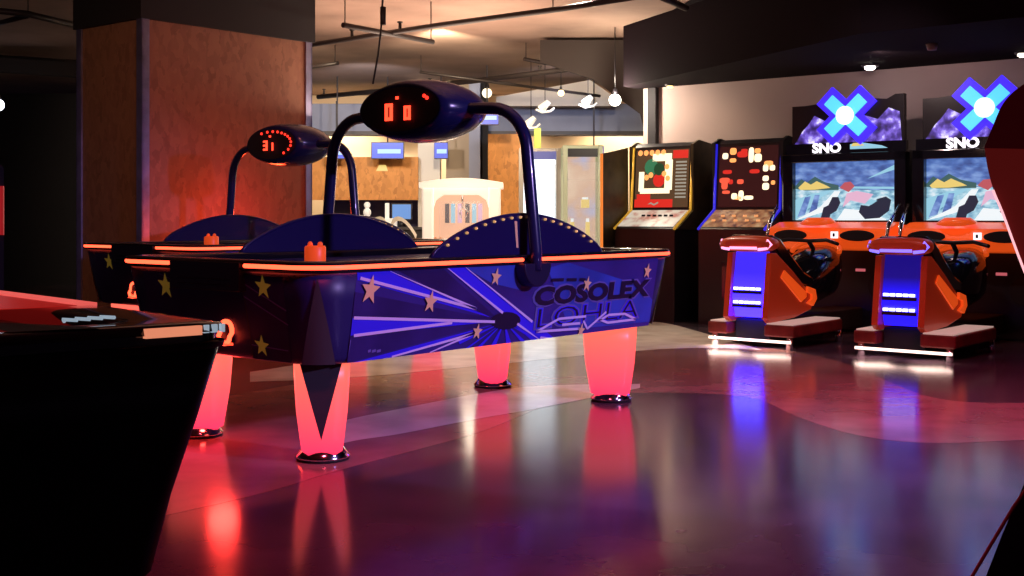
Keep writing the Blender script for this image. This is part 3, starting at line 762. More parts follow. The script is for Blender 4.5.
M['boardred'] = mat('dark_red_board', (.20, .025, .018), .4, noise=(8, .4)); M['tread'] = mat('pale_tread', (.55, .42, .38), .45, emit=(1, .7, .6), estr=.35)  # tread emission brightens the board tops as if lit

SC1 = Vector((3.07, 11.19, 0)); SC2 = SC1+AX*1.26
r1 = make_racer('snowmobile racing machine, left of the pair, with full cross-shaped sign showing'); r1.location = SC1
r2 = copy_tree(r1); r2.location = SC2; r2['label'] = 'snowmobile racing machine, right of the pair, its sign partly behind the dark red cabinet'
bp_ = ramp_emit('blue_lit_panel_dim', (.012, .006, 1), (.004, .002, .10), 2.2, .34, .60, (.01, .01, .1))
for c_ in r2.children:
    if c_.name.startswith('rear_light_panel'): c_.data = c_.data.copy(); c_.data.materials[0] = bp_
bl_ = mat('blue_led_edge', (.3, .3, .8), .4, emit=(.16, .12, 1), estr=2.0)
for c_ in r2.children:
    for g_ in c_.children:
        if g_.name.startswith(('tail_light', 'brake_light')):
            g_.data = g_.data.copy(); g_.data.materials[0] = bl_
for o in (r1, r2): o['group'] = 'snowmobile racing machines along the wall'

# ================================================================= BACKGLASS CABINETS
def make_cab(label, loc, edge, wing, kind):
    t = thing('slot_game_cabinet', label, 'arcade machine', loc, A)
    hw = .36
    c = MB(); prof = [(0, 0), (0, .93), (.02, .95), (.31, 1.12), (.36, 1.78), (.42, 1.82), (.72, 1.78), (.78, 1.6), (.78, 0)]
    c.prism(prof, -hw, hw, lambda a, b, w: (a, w, b), M['black']); cab = c.build('cabinet', t)
    for sy in (-1, 1):
        e = MB(); path = [(-.005, sy*hw, .93), (.305, sy*hw, 1.125), (.35, sy*hw, 1.78)]
        e.tube(path, .014, edge, 8); e.build('edge_trim', t)
        q = MB(); q.prism([(.0, .93), (.31, 1.12), (.30, 1.79), (.42, 1.84), (.74, 1.80), (.80, 1.6), (.79, .9)], sy*(hw-.0), sy*(hw+.03), lambda a, b, w: (a+.01, w, b), M['side_olive'] if kind == 0 else M['blackmatte'])
        q.build('side_panel', t)
    # control panel
    p = MB()
    def cp(s, k, h=.004):            # s across 0..1 left->right as seen, k 0 front ..1 back
        return (.01+.30*k-.5*h, hw*.94*(1-2*s), .945+.178*k+h)
    p.face([cp(0, .03), cp(1, .03), cp(1, .97), cp(0, .97)], M['deck0'] if kind == 0 else M['deck1'])
    po = p.build('control_panel', t)
    for i in range(9 if kind else 6):
        q = MB(); s = .12+.09*i if kind else .30+.10*i; k = (.35, .6)[i % 2] if kind else .62
        a = cp(s, k, .004); q.cyl((a[0], a[1], a[2]-.004), .022, .018, .02, E['bo'] if kind else M['blackmatte'], 10); q.build('push_button', po)
    # back glass
    g = MB()
    def bg(s, z, k=0): 
        zz = 1.15+z*.60; return (.31+(zz-1.12)*.05/.66-.004-.002*k, hw*.90*(1-2*s), zz)
    def gf(poly, m, k): g.face([bg(a, b, k) for a, b in poly], m)
    gf([(0, 0), (1, 0), (1, 1), (0, 1)], M['glass0'] if kind == 0 else M['glass1'], 0)
    def disc(s, z, r, m, k, n=12): gf([(s+r*math.cos(2*PI*j/n), z+r*1.1*math.sin(2*PI*j/n)) for j in range(n)], m, k)
    def rect(s0, s1, z0, z1, m, k=2): gf([(s0, z0), (s1, z0), (s1, z1), (s0, z1)], m, k)
    if kind == 0:
        for k in range(5): disc(.08+k*.11, .95, .045, E['or'], 2)
        rect(.32, .68, .80, .93, E['wh']); rect(.56, .70, .30, .82, E['wh']); rect(.07, .17, .28, .62, E['wh']); rect(.10, .66, .24, .33, E['wh'])
        rect(.70, .98, .84, .98, E['rd']); rect(.04, .30, .12, .23, E['rd'], 1); rect(.0, .72, .0, .14, E['rd'], 1); disc(.45, .47, .11, E['rd'], 2); disc(.30, .70, .13, E['gn'], 2); disc(.45, .66, .10, E['gn2'], 3)
        for s, z in ((.22, .52), (.62, .5), (.30, .56), (.55, .58), (.6, .7)): disc(s, z, .045, E['or'], 4)
        for k in range(11): rect(.76, .96, .16+k*.06, .19+k*.06, E['li'], 2)
        gf([(.26, .05), (.32, .09), (.38, .06), (.46, .10), (.46, .07), (.38, .03), (.32, .06)], E['li'], 4)
    else:
        for s, z, w, h, c in ((.06, .80, .09, .09, 'wh'), (.19, .87, .10, .10, 'or'), (.19, .74, .10, .06, 'or'), (.32, .82, .16, .09, 'rd'), (.38, .90, .10, .05, 'rd'),
                              (.51, .74, .08, .22, 'wh'), (.61, .88, .09, .07, 'or'), (.61, .74, .11, .12, 'wh'), (.78, .66, .13, .08, 'or'), (.76, .58, .08, .10, 'wh'), (.87, .59, .08, .08, 'wh'),
                              (.08, .55, .14, .06, 'rd'), (.54, .55, .15, .06, 'rd'), (.76, .42, .09, .08, 'wh'), (.76, .28, .10, .10, 'wh'), (.90, .36, .06, .06, 'or'),
                              (.03, .40, .16, .08, 'ro'), (.06, .30, .10, .16, 'ro'), (.18, .38, .07, .07, 'rd'), (.33, .38, .10, .07, 'ro'), (.08, .22, .12, .05, 'ro'),
                              (.24, .13, .09, .09, 'wh'), (.36, .11, .08, .15, 'wh'), (.46, .12, .14, .06, 'wh'), (.30, .12, .10, .05, 'or')):
            n = 12; cx, cz, rx, rz = s+w/2, z+h/2, w/1.75, h/1.75
            gf([(cx+rx*math.copysign(abs(math.cos(2*PI*(j+.5)/n))**.6, math.cos(2*PI*(j+.5)/n)), cz+rz*math.copysign(abs(math.sin(2*PI*(j+.5)/n))**.6, math.sin(2*PI*(j+.5)/n))) for j in range(n)], E[c], 2)
    g.build('back_glass', t)
    q = MB(); q.box(-.006, .0, -.12, .10, .25, .62, M['gloss_black']); q.build('coin_door', t, bevel=.004)
    if wing:
        q = MB(); q.prism([(-.16, .0), (-.16, 1.70), (.30, 1.78), (.30, 0)], hw+.035, hw+.06, lambda a, b, w: (a, w, b), M['side_olive'])
        wo = q.build('wing_panel', t)
        q = MB(); q.box(-.172, -.16, hw+.034, hw+.062, .2, 1.70, em('orange_glow_edge', (1, .25, .04), .9)); q.build('glowing_edge', wo)
    return t
E.update(or_=0); E['or'] = em('glass_orange', (1, .35, .10), 1.5); E['wh'] = em('glass_cream', (1, .80, .50), 1.7); E['rd'] = em('glass_red', (.8, .03, .02), .9)
E['ro'] = em('glass_coral', (1, .12, .06), 1.0); E['gn'] = em('glass_green', (.06, .30, .14), .6); E['gn2'] = em('glass_dark_green', (.02, .10, .04), .6); E['li'] = em('glass_pale', (.55, .5, .4), .6)
E['bo'] = em('button_orange', (1, .4, .15), .9); E.pop('or_')
M['glass0'] = mat('back_glass_art', (.05, .02, .01), .2, emit=(.10, .06, .03), estr=.8); M['glass1'] = mat('back_glass_dark', (.03, .01, .01), .2, emit=(.05, .012, .012), estr=.6)
M['deck0'] = noise_emit('deck_cream', [(.55, .12, .08), (.85, .7, .55), (.95, .85, .7)], 9, .7); M['deck1'] = noise_emit('deck_orange', [(.05, .02, .03), (.55, .20, .08), (.8, .5, .25)], 14, .55)
M['side_olive'] = mat('olive_side_art', (.045, .035, .015), .5, noise=(6, .6))
yel = mat('yellow_trim', (.75, .45, .05), .4, emit=(1, .55, .05), estr=.35); blu = mat('blue_trim', (.03, .03, .7), .4, emit=(.04, .03, 1), estr=.6)

def find_row(px, b):
    lo, hi = -6, 6
    for _ in range(50):
        m_ = (lo+hi)/2; p = row(m_, b)
        if p.x/p.y*F+CX < px: lo = m_
        else: hi = m_
    return row(lo, b)
make_cab('slot game cabinet with yellow edges and a bright cartoon back glass', find_row(644, .86), yel, True, 0)
make_cab('slot game cabinet with blue edges, between the yellow-edged one and the racers', find_row(731, .86), blu, False, 1)

# ================================================================= FAR ROOM
osb_y = osb_mat('honey_chipboard', (.46, .18, .045), (.68, .29, .075), (.56, .23, .055))
def block(name, label, cat, x0, x1, y0, y1, D, dep, m, bevel=.01, group=None):
    a = P(x0, y1, D); b = P(x1, y0, D); q = MB(); z0 = max(0, a.z)
    cx = (a.x+b.x)/2
    q.box(a.x-cx, b.x-cx, 0, dep, 0, b.z-z0, m); o = q.build(name, None, bevel, (cx, D, z0)); 
    if cat: tag(o, label, cat, group)
    return o
# service counter of chipboard with a dark opening below
t = thing('service_kiosk', 'chipboard-fronted service counter under the blue screens in the far room', 'counter', (P(368, 0, 18.2).x, 18.2, 0))
xo = P(368, 0, 18.2).x
q = MB(); a = P(312, 200, 18.2); b = P(418, 157, 18.2); q.box(a.x-xo, b.x-xo, 0, .1, a.z, b.z, osb_y); q.build('chipboard_panel', t)
q = MB(); a = P(312, 262, 18.2); b = P(430, 230, 18.2); q.box(a.x-xo, b.x-xo, -.1, .5, 0, .86, M['black']); q.build('counter_front', t)
q = MB(); q.box(a.x-xo, b.x-xo, -.15, .55, .86, .90, M['grey']); q.build('counter_top', t)

q = MB(); q.face([(P(x_, y_, 18.2).x-xo, -.006, P(x_, y_, 18.2).z) for x_, y_ in ((376, 171), (388, 171), (386, 165), (379, 165))], E['yel']); q.build('small_sign', t)
w = MB(); w.box(a.x, b.x, 19.3, 19.35, 0, 1.35, M['body_dark']); struct(w.build('trim_14'))  # dark back panel of the service kiosk
# items on the counter
whitepl = mat('white_plastic', (.8, .78, .75), .5, emit=(1, .9, .8), estr=.35)
for px, nm, lab in ((366, 'figurine', 'small white figure standing on the far counter'), (388, 'document_holder', 'white L-shaped holder on the far counter')):
    c = P(px, 0, 18.1); q = MB()
    if nm == 'figurine':
        q.sphere((0, 0, .09), .05, .05, .09, whitepl); q.sphere((0, 0, .22), .06, .06, .07, whitepl); q.sphere((0, 0, .33), .05, .05, .05, whitepl)
    else:
        q.box(-.06, .0, 0, .05, 0, .36, whitepl); q.box(-.06, .12, -.08, .05, 0, .13, whitepl)
    o = q.build(nm, None, 0, (c.x, 18.25, .90)); tag(o, lab, 'ornament' if nm == 'figurine' else 'holder')
c = P(401, 0, 18.2)
t = thing('till_monitor', 'blue-lit till screen on the far counter beside the white claw machine', 'monitor', (c.x, 18.3, .90))
q = MB(); q.box(-.16, .16, 0, .03, .10, .36, M['black']); q.build('housing', t); q = MB(); q.box(-.14, .14, -.004, 0, .12, .34, em('till_blue', (.15, .35, .8), .8)); q.build('screen', t); q = MB(); q.cyl((0, .02, 0), .07, .03, .1, M['black']); q.build('stand', t)
# chairs in front of the counter
chm = mat('pale_chair_shell', (.55, .50, .45), .5)
def chair(px, label, D=16.8, rz=0):
    c = P(px, 0, D); t = thing('bar_stool', label, 'stool', (c.x, D, 0), rz, None)
    q = MB(); q.rings([[(.20*math.cos(2*PI*j/20), .18*math.sin(2*PI*j/20), z) for j in range(20)] for z in (.70, .74)], chm); q.build('seat', t)
    q = MB(); n = 10
    q.rings([[(r*math.cos(a), r*math.sin(a), z0+.26*math.sin((a-.3)/2.6*PI)) for a in [.3+2.55*i/n for i in range(n+1)]] for r, z0 in ((.20, .74), (.22, .80))], chm, False, False, closed=False); q.build('backrest', t)
    for ang in (45, 135, 225, 315):
        a = math.radians(ang); q = MB(); q.tube([(.12*math.cos(a), .12*math.sin(a), .70), (.22*math.cos(a), .22*math.sin(a), 0)], .013, M['chrome'], 8); q.build('leg', t)
    return t
chair(338, 'pale shell bar stool at the far counter, behind the arch pole', rz=.3)
chair(371, 'pale shell bar stool at the far counter, middle of the three', rz=-.5)
chair(406, 'pale shell bar stool at the far counter, nearest the white claw machine', rz=.6)
# hanging screens
def tv(px0, px1, y0, y1, D, label, rod=True, cols=((.04, .10, .75), (.35, .6, 1))):
    a = P(px0, y1, D); b = P(px1, y0, D); cx = (a.x+b.x)/2; cz = (a.z+b.z)/2; w_ = (b.x-a.x)/2; h = (b.z-a.z)/2
    t = thing('hanging_screen', label, 'screen', (cx, D, cz))
    q = MB(); q.box(-w_, w_, 0, .06, -h, h, M['black']); q.build('housing', t, .005)
    q = MB(); q.box(-w_*.95, w_*.95, -.004, 0, -h*.9, h*.9, em('tv_blue', cols[0], 1.0)); q.box(-w_*.6, w_*.8, -.007, -.004, -h*.35, h*.15, em('tv_pale', cols[1], 1.2)); q.build('screen', t)
    if rod:
        q = MB(); q.tube([(0, .03, h), (0, .03, 3.12-cz)], .012, M['grey'], 6); q.build('ceiling_rod', t)
    return t
tv(371, 404, 142, 159, 17.8, 'blue wide screen hanging over the chipboard counter')
tv(434, 448, 142, 159, 17.8, 'small blue screen hanging right of the counter, under the scoreboard')
tv(475, 499, 109, 125, 16.5, 'blue screen high up just behind the right bend of the arch')
tv(328, 346, 146, 159, 17.8, 'blue screen behind the left pole of the main arch')
tv(584, 604, 146, 157, 17.8, 'blue-violet screen seen left of the yellow-edged cabinet', cols=((.08, .08, .65), (.1, .1, .8)))
# columns of the far room
def column(name, x0, x1, ytop, D, m, dep=.4):
    a = P(x0, 0, D); b = P(x1, ytop, D); q = MB(); q.box(a.x, b.x, D, D+dep, 0, min(3.11, b.z), m); return struct(q.build(name))
wcol = mat('white_column', (.75, .72, .66), .8)
column('trim_8', 418, 440, 60, 18.8-.45, wcol, .35); column('trim_9', 446, 469, 60, 18.3, mat('tan_column', (.36, .29, .22), .8)); column('trim_10', 469, 480, 60, 18.0, bulk, .3)
column('trim_11', 480, 488, 60, 18.4, M['blackmatte'], .3); column('trim_12', 488, 520, 134, 17.4, osb_y, .5); column('trim_13', 534, 541, 128, 17.0, mat('lime_post', (.55, .62, .08), .6), .1)

# claw machine
glow = mat('lit_white_frame', (.9, .85, .8), .5, emit=(1, .82, .62), estr=.65)
glow2 = mat('lit_interior', (.35, .2, .13), .6, emit=(1, .55, .35), estr=.75)
D = 13.6; a = P(419, 0, D); b = P(503, 0, D); cx = (a.x+b.x)/2; hw = (b.x-a.x)/2; zt = P(0, 178, D).z
t = thing('claw_machine', 'brightly lit white claw machine with arched window in the far room', 'arcade machine', (cx, D, 0))
q = MB(); q.box(-hw*.93, hw*.93, .02, .8, 0, .62, glow); q.build('base_cabinet', t, .02)
q = MB(); n = 12
roof = [(-hw, zt-.11), (-hw, zt-.05)]+[(-hw+2*hw*i/n, zt-.05+.05*math.sin(PI*i/n)) for i in range(1, n)]+[(hw, zt-.05), (hw, zt-.11)]
q.prism(roof, -.03, .82, lambda a, b, w: (a, w, b), glow); q.build('canopy', t)
for sx in (-1, 1):
    q = MB(); x0, x1 = sorted((sx*hw*.93, sx*hw*.66)); q.box(x0, x1, .02, .09, .6, zt-.1, glow); q.build('front_post', t, .02)
    q = MB(); x0, x1 = sorted((sx*hw*.93, sx*hw*.86)); q.box(x0, x1, .70, .78, .6, zt-.1, glow); q.build('rear_post', t, .01)
q = MB(); q.prism([(-hw*.66, zt-.1), (-hw*.66, zt-.34), (-hw*.60, zt-.25), (-hw*.42, zt-.19), (hw*.42, zt-.19), (hw*.60, zt-.25), (hw*.66, zt-.34), (hw*.66, zt-.1)], .03, .08, lambda a, b, w: (a, w, b), glow); q.build('header', t, .01)
q = MB(); q.box(-hw*.85, hw*.85, .76, .78, .62, zt-.1, glow2); q.build('rear_glass', t)
q = MB()
for x, c_ in ((-.22, 'dk'), (-.15, 'cy'), (-.07, 'pink'), (.02, 'dk'), (.10, 'cy'), (.17, 'pink')): q.box(x, x+.05, .72, .75, .98, zt-.28, E[c_])
q.build('mirror_panel', t)
gl = mat('clear_glass', (1, 1, 1), .02, alpha=.12)
q = MB(); q.box(-hw*.54, hw*.54, .05, .056, .64, zt-.26, gl); q.build('front_window', t)
q = MB(); q.box(-hw*.75, hw*.75, -.06, .05, .62, .68, mat('lit_ledge', (.9, .5, .3), .5, emit=(1, .45, .25), estr=1.0)); q.build('control_shelf', t)
q = MB(); q.tube([(0, .4, zt-.12), (0, .4, zt-.32)], .012, M['chrome'], 8)
for k in range(3):
    an = k*2.1; q.tube([(0, .4, zt-.32), (.07*math.cos(an), .4+.07*math.sin(an), zt-.38), (.03*math.cos(an), .4+.03*math.sin(an), zt-.45)], .008, M['chrome'], 6)
q.build('claw', t)
pc = [mat('plush_red', (.8, .08, .05), .8), mat('plush_orange', (.9, .35, .08), .8), mat('plush_cream', (.9, .75, .55), .8), mat('plush_blue', (.15, .25, .7), .8)]
for k in range(14):
    x = -.30+.15*(k % 5)+.02*(k//5); y = .16+.19*(k//5); m = pc[k % 4]; r = .046+.009*(k % 3)
    q = MB(); q.sphere((0, 0, r), r, r*.9, r, m, 12, 7); q.sphere((0, -r*.1, 2.3*r), r*.7, r*.7, r*.65, m, 12, 7)
    for s in (-1, 1): q.sphere((s*r*.45, -r*.1, 2.9*r), r*.22, r*.2, r*.22, m, 8, 5)
    o = q.build('plush_toy', None, 0, (cx+x, D+y, .62+(.0 if k < 9 else .0)))
    nm = ('red', 'orange', 'cream', 'blue')[k % 4]
    tag(o, 'small %s plush toy lying inside the white claw machine' % nm, 'plush toy', 'plush toys in the claw machine')

# prize cabinets
def prize(x0, x1, D, label, frame, inner, fill, ytop=145):
    a = P(x0, 0, D); b = P(x1, ytop, D); cx = (a.x+b.x)/2; hw = (b.x-a.x)/2; zt = b.z
    t = thing('prize_vending_machine', label, 'vending machine', (cx, D, 0))
    q = MB(); q.box(-hw, hw, .05, .7, 0, .42, frame); q.box(-hw, hw, .64, .7, .42, zt, frame); q.box(-hw, hw, .05, .7, zt-.10, zt, frame); q.build('housing', t, .008)
    for s in (-1, 1):
        q = MB(); x0_, x1_ = sorted((s*hw, s*(hw-.055))); q.box(x0_, x1_, 0, .08, 0, zt, frame); q.build('frame_post', t, .006)
    q = MB(); q.box(-hw+.05, hw-.05, .60, .635, .42, zt-.1, inner); q.build('lit_back', t)
    q = MB(); q.box(-hw+.06, hw-.06, .02, .05, zt-.14, zt-.04, fill); q.build('header_panel', t)
    for z in (.80, 1.15, 1.5):
        if z < zt-.3: q = MB(); q.box(-hw+.05, hw-.05, .25, .60, z, z+.012, gl); q.build('shelf', t)
    q = MB(); q.box(-hw+.055, hw-.055, .03, .036, .42, zt-.2, gl); q.build('glass_door', t)
    q = MB(); q.box(-hw+.08, hw-.08, .0, .05, .15, .36, M['black']); q.build('prize_flap', t)
    return t, cx, hw, zt
silver = mat('silver_frame', (.50, .47, .42), .4, metal=.3, emit=(1, .85, .6), estr=.10)
limef = mat('lime_grey_frame', (.55, .56, .40), .4, emit=(.8, .9, .5), estr=.20)
white_in = noise_emit('white_lit_back', [(.45, .70, 1.0), (.85, .95, 1), (1, 1, 1)], 2.5, 2.2)
warm_in = noise_emit('peach_lit_back', [(.35, .45, .75), (.65, .42, .30), (.80, .60, .45)], 2.2, 1.0)
t, cx, hw, zt = prize(519, 561, 14.9, 'white-lit prize vending machine behind the right arch pole', silver, white_in, em('header_mix', (.25, .25, .6), .6), 148)
t, cx2, hw2, zt2 = prize(563, 603, 14.5, 'prize vending machine with lime-grey frame beside the yellow-edged cabinet', limef, warm_in, M['black'], 145)
# prizes
for k, (x, z, w_, h, c_, D_) in enumerate(((-.11, .812, .05, .22, 'yel', 0), (.08, .812, .05, .22, 'yel', 0), (-.02, .432, .12, .16, 'cy', 0), (.05, 1.162, .10, .13, 'yel', 0))):
    q = MB(); q.box(-w_/2, w_/2, 0, .08, 0, h*.8, E[c_]); q.box(-w_*.35, w_*.35, .01, .07, h*.8, h, E['white'])
    o = q.build('boxed_prize', None, .004, (cx2+x, 14.5+.36, z+.001))
    tag(o, ('upright yellow prize box, left one on its shelf', 'upright yellow prize box, right one on its shelf', 'pale blue prize box on the vending machine floor', 'small yellow prize box on the upper shelf')[k], 'prize box', 'prizes in the lime-framed vending machine')

# spotlights & bulbs in the far room
bulbm = em('warm_bulb', (1, .9, .75), 14)
def spot_fixture(px, py, D, label, tilt=.5, lampm=None):
    c = P(px, py, D); t = thing('ceiling_spotlight', label, 'lamp', c, 0)
    q = MB(); q.tube([(0, 0, .10), (0, 0, 3.12-c.z)], .006, M['black'], 6); q.build('stem', t)
    q = MB(); q.tube([(-.05, 0, -.015), (.05, 0, .085)], [.062, .036], whitepl, 14); q.build('shade', t)
    q = MB(); q.tube([(-.12, -.02, -.02), (-.04, -.03, -.06), (.07, -.03, -.045), (.12, -.02, .0)], .015, whitepl, 8); q.build('bracket', t)
    q = MB(); q.tube([(-.057, 0, -.022), (-.051, 0, -.016)], .052, lampm or em('lamp_face', (1, .85, .5), 3), 14); q.build('lamp_face', t)
    return t
spot_fixture(545, 108, 16, 'white two-armed ceiling spotlight above the vending machines')
spot_fixture(588, 103, 16, 'white ceiling spotlight beside the glaring bulb')
spot_fixture(531, 124, 16, 'lowest white ceiling spotlight, close to the right arch pole')
def bulb(px, py, D, label, r, m, name='pendant_bulb', rod=True):
    c = P(px, py, D); t = thing(name, label, 'lamp', c)
    q = MB(); q.sphere((0, 0, 0), r, r, r, m, 16, 10); q.build('bulb', t)
    q = MB(); q.cyl((0, 0, r*.8), r*.5, r*.35, r*1.2, M['black'], 12); q.build('socket', t)
    if rod: q = MB(); q.tube([(0, 0, r*1.8), (0, 0, 3.12-c.z)], .006, M['black'], 6); q.build('cord', t)
bulb(615, 100, 13.2, 'glaring white pendant bulb left of the black wall post', .065, bulbm)
bulb(561, 93, 15, 'small dim pendant bulb above the vending machines', .04, em('dim_bulb', (1, .75, .4), 4))
bulb(487, 93, 17, 'pale pendant lamp just right of the main scoreboard', .07, em('pale_bulb', (1, .85, .6), 2.0))
bulb(-2, 105, 14, 'cold white lamp at the left edge of the photo', .07, em('cold_bulb', (.8, .85, 1), 6))
# recessed downlights and detector in the soffit
def down(px, py, label, r, m):
    D_ = (2.46-EYE)*F/(HY-py); c = P(px, py, D_)
    t = thing('recessed_downlight', label, 'lamp', (c.x, c.y, 2.46))
    q = MB(); q.cyl((0, 0, -.015), r*1.5, r*1.6, .014, M['grey'], 20); q.build('trim_ring', t)
    q = MB(); q.sphere((0, 0, -.025), r, r, r*.5, m, 16, 8); q.build('lens', t)
    return c
dl = down(870, 65, 'bright downlight in the black soffit above the racing machines', .05, em('downlight', (1, .93, .8), 14))
dl2 = down(670, 84.5, 'dim small downlight in the soffit above the yellow-edged cabinet', .035, em('downlight_dim', (1, .75, .3), 2.5))
down(1023, 52, 'downlight in the soffit cut by the right edge', .045, em('downlight_c', (1, .9, .7), 6))
D_ = (2.46-EYE)*F/(HY-44); c = P(932, 44, D_)
q = MB(); q.cyl((0, 0, -.05), .035, .05, .05, mat('detector_grey', (.25, .2, .2), .6), 20); o = q.build('smoke_detector', None, 0, (c.x, c.y, 2.46)); tag(o, 'small round smoke detector on the black soffit', 'smoke detector')
# marks in the dark at the left
a = P(-60, 235, 6.6); b = P(4, 186, 6.6)
t = thing('arcade_cabinet', 'dark cabinet with a dim red front at the left edge of the photo', 'arcade machine', (a.x, 6.6, 0))
q = MB(); q.prism([(0, 0), (b.x-a.x, 0), (b.x-a.x, b.z+.1), (b.x-a.x-.05, b.z+.15), (0, b.z+.15)], .02, .4, lambda u_, v_, w_: (u_-w_*.45, w_, v_), M['blackmatte']); q.build('body', t)
q = MB(); q.box(.02, b.x-a.x-.005, 0, .015, a.z, b.z, em('dim_red_panel', (.35, .012, .015), .8)); q.build('front_panel', t)

# ================================================================= RIGHT FOREGROUND CABINET
D = 3.0
t = thing('pod_cabinet', 'dark red curved pod machine cut off by the right edge', 'arcade machine', (P(1090, 217, D).x, D, 0))
ox = P(1090, 217, D).x
def pp_(x, y): p = P(x, y, D); return (p.x-ox, p.z)
maroon = mat('maroon_shell', (.10, .005, .012), .45, emit=(1, .02, .04), estr=.012); redp = mat('dusky_red_panel', (.17, .016, .018), .5, emit=(1, .06, .05), estr=.055)  # faint emission in both reds brightens the pod's shell
q = MB(); q.prism(smooth([pp_(*p) for p in ((1180, 60), (1060, 66), (1024, 84), (1004, 102), (992, 128), (984, 148))], 4)+[pp_(1180, 152)], 0, .6, lambda a, b, w: (a+w*.55, w, b), maroon); q.build('hood', t)
cur = smooth([pp_(*p) for p in ((984, 148), (987, 168), (993, 190), (1003, 214), (1024, 270), (1050, 330), (1066, 380))], 4)
q = MB(); q.prism([pp_(1180, 151)]+cur+[pp_(1180, 380)], .01, .58, lambda a, b, w: (a+w*.55, w, b), redp); q.build('shell_panel', t)
q = MB(); q.tube([(a, .0, b) for a, b in cur[8:]], .003, em('pink_edge_light', (1, .45, .5), 1.3), 6); q.build('edge_light', t)
base = smooth([pp_(*p) for p in ((1066, 380), (1050, 420), (1024, 484), (1004, 530), (986, 576), (968, 620))], 4)
bot = [(base[-1][0], 0), (pp_(1180, 600)[0], 0), pp_(1180, 380)]
q = MB(); q.prism(base+bot, .0, .6, lambda a, b, w: (a+w*.55, w, b), M['blackmatte']); q.build('base', t)
q = MB(); q.tube([(x, -.03, z) for x, z in [pp_(*p) for p in ((1050, 445), (1024, 482), (1008, 505), (990, 535), (965, 577), (935, 628))]]+[(pp_(905, 640)[0], -.03, .012)], .0045, mat('red_cable', (.35, .05, .06), .5), 8); q.build('cable', t)

# ================================================================= LIGHTS
def light(kind, name, loc, col, e, target=None, size=.1, spot=None, blend=.5):
    l = bpy.data.lights.new(name, kind); l.color = col; l.energy = e
    o = bpy.data.objects.new(name, l); COL.objects.link(o); o.location = loc
    if kind == 'AREA': l.size = size
    else: l.shadow_soft_size = size
    if spot: l.spot_size = math.radians(spot); l.spot_blend = blend
    if target is not None: o.rotation_euler = (Vector(target)-Vector(loc)).to_track_quat('-Z', 'Y').to_euler()
    return o
warm = (1, .78, .52)
for x, y, e, tx in ((-3.0, 13.2, 520, -3.2), (-.8, 13.2, 520, -.8), (1.0, 14.2, 380, .8)):
    light('SPOT', 'far_room_fill', (x, y, 3.0), warm, e, (tx, 19.5, 1.5), .08, 82, .6)  # added spots without fixtures, aimed in to brighten the far room
for x in (-2.6, .2): light('SPOT', 'bulkhead_fill', (x+.6, 15.5, 2.6), (.80, .85, 1), 130, (x+.6, 18.9, 2.62), .08, 75, .8)  # added pair of spots, no fixture, to brighten the bulkhead
for x in (-3, -.5, 2): light('SPOT', 'far_wall_fill', (x, 19.75, 2.95), warm, 240, (x, 20.4, 1.6), .08, 120, .6)  # added lamps hidden behind the bulkhead, brighten the cream wall
light('POINT', 'glare_bulb', P(615, 100, 13.0), (1, .85, .65), 60, None, .05)
light('POINT', 'claw_glow', (P(461, 0, 13).x, 12.9, 1.3), (1, .82, .62), 12, None, .2)
light('SPOT', 'stage_blue_spot', (5.6, 1.8, 3.0), (.54, .38, 1), 1400, (.1, 6.0, .6), .12, 34, .6)
light('SPOT', 'violet_wash', (2.7, 4.2, 3.05), (.36, .24, 1), 260, (2.0, 4.7, 0), .2, 100, .9)  # added unseen lamp tinting the right-hand floor violet
light('SPOT', 'magenta_wash', (2.6, 6.2, 3.05), (1, .10, .26), 330, (2.3, 7.3, 0), .2, 84, .9)  # added unseen lamp reddening the floor band on the right
light('SPOT', 'red_wash', (-.1, 2.9, 3.05), (1, .06, .12), 230, (0, 4.3, 0), .2, 80, .9)  # added unseen lamp for the red cast on the middle floor
light('SPOT', 'wall_warm', row(-2.0, .9, 2.4), (1, .75, .5), 26, row(-1.9, .0, 1.4), .06, 110, .8)  # added lamp without a fixture, warms the wall behind the cabinets
light('SPOT', 'wall_mauve', row(.6, 1.3, 2.44), (1, .72, .66), 30, row(.6, 0, 1.6), .06, 140, .9)
light('AREA', 'ceiling_wash', (-.8, 12.2, 2.0), (1, .70, .52), 85, (-.8, 12.2, 3.1), 2.0)  # added upward area light, unseen source, brightens the far ceiling
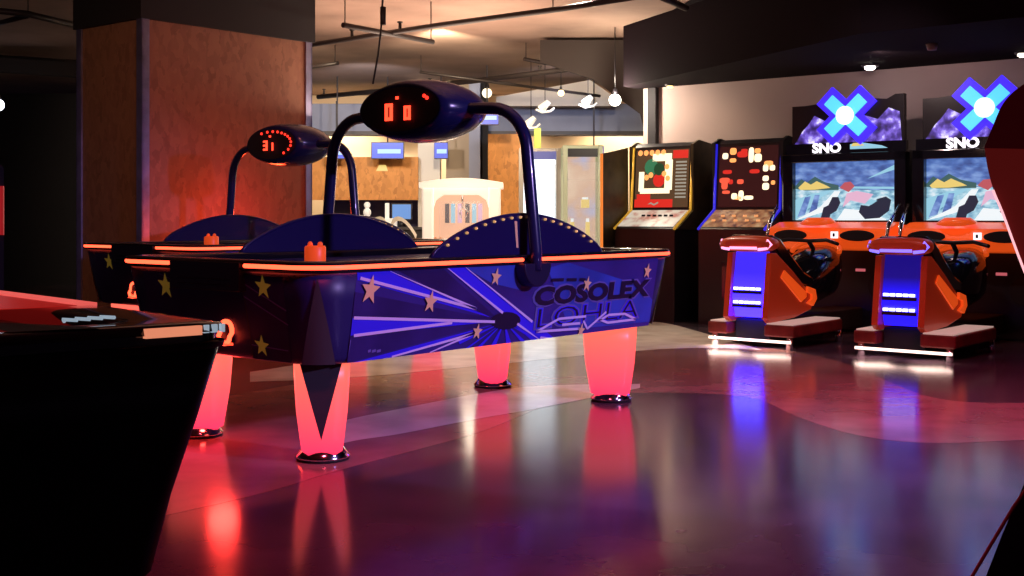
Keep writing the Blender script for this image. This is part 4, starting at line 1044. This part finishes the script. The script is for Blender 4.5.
light('AREA', 'ceiling_wash_near', (-.6, 6.2, 2.4), (1, .60, .45), 30, (-.6, 6.6, 3.1), 1.8)  # added upward area light, unseen source, for the nearer ceiling
light('SPOT', 'pillar_warm', (-5.0, 6.0, 2.9), (1, .62, .3), 60, (-3.6, 10.5, 1.5), .1, 60, .8)  # added unseen lamp that brightens the pillar
light('SPOT', 'pillar_red', (-1.6, 7.4, 2.9), (1, .22, .22), 34, (-2.4, 10.8, 1.6), .1, 60, .8)
light('POINT', 'red_table_glow', (-2.15, 10.35, .95), (1, .07, .02), 22, None, .15)  # added point light, strengthens the table's red glow on the pillar
for c_ in (SC1, SC2):
    for v_ in (.16, -.26):
        p_ = c_-U*1.92+V*v_; light('AREA', 'underglow', (p_.x, p_.y, .055), (1, .66, .55), .8, (p_.x-.0, p_.y-.001, 0), .26)
light('SPOT', 'racer_key', (2.2, 7.8, 2.9), (1, .80, .85), 45, (3.0, 10.4, .8), .1, 70, .8)

light('SPOT', 'aisle_fill', (.6, 10.6, 3.08), (1, .78, .6), 200, (.3, 9.9, 0), .06, 95, .8)  # added lamp, no fixture here, brightens the floor past the table
light('POINT', 'table_end_fill', (-1.34, 5.62, .36), (1, .04, .03), 7, None, .07)  # added red point light, puts a red glow on the floor
wd = bpy.data.worlds.new('World'); S.world = wd; wd.use_nodes = True
wd.node_tree.nodes['Background'].inputs[0].default_value = (.30, .16, .34, 1); wd.node_tree.nodes['Background'].inputs[1].default_value = .07

# ================================================================= CAMERA
cam = bpy.data.cameras.new('camera'); co = bpy.data.objects.new('camera', cam); COL.objects.link(co)
co.location = (0, 0, EYE); co.rotation_euler = (math.radians(90), 0, 0)
cam.sensor_width = 36; cam.lens = F/1024*36; cam.shift_y = -(288-HY)/1024; cam.clip_start = .05; cam.clip_end = 100
S.camera = co
S.view_settings.view_transform = 'Standard'; S.view_settings.look = 'None'; S.view_settings.exposure = 0
try:
    S.cycles.use_denoising = True; S.cycles.sample_clamp_indirect = 6; S.cycles.max_bounces = 6
except Exception: pass
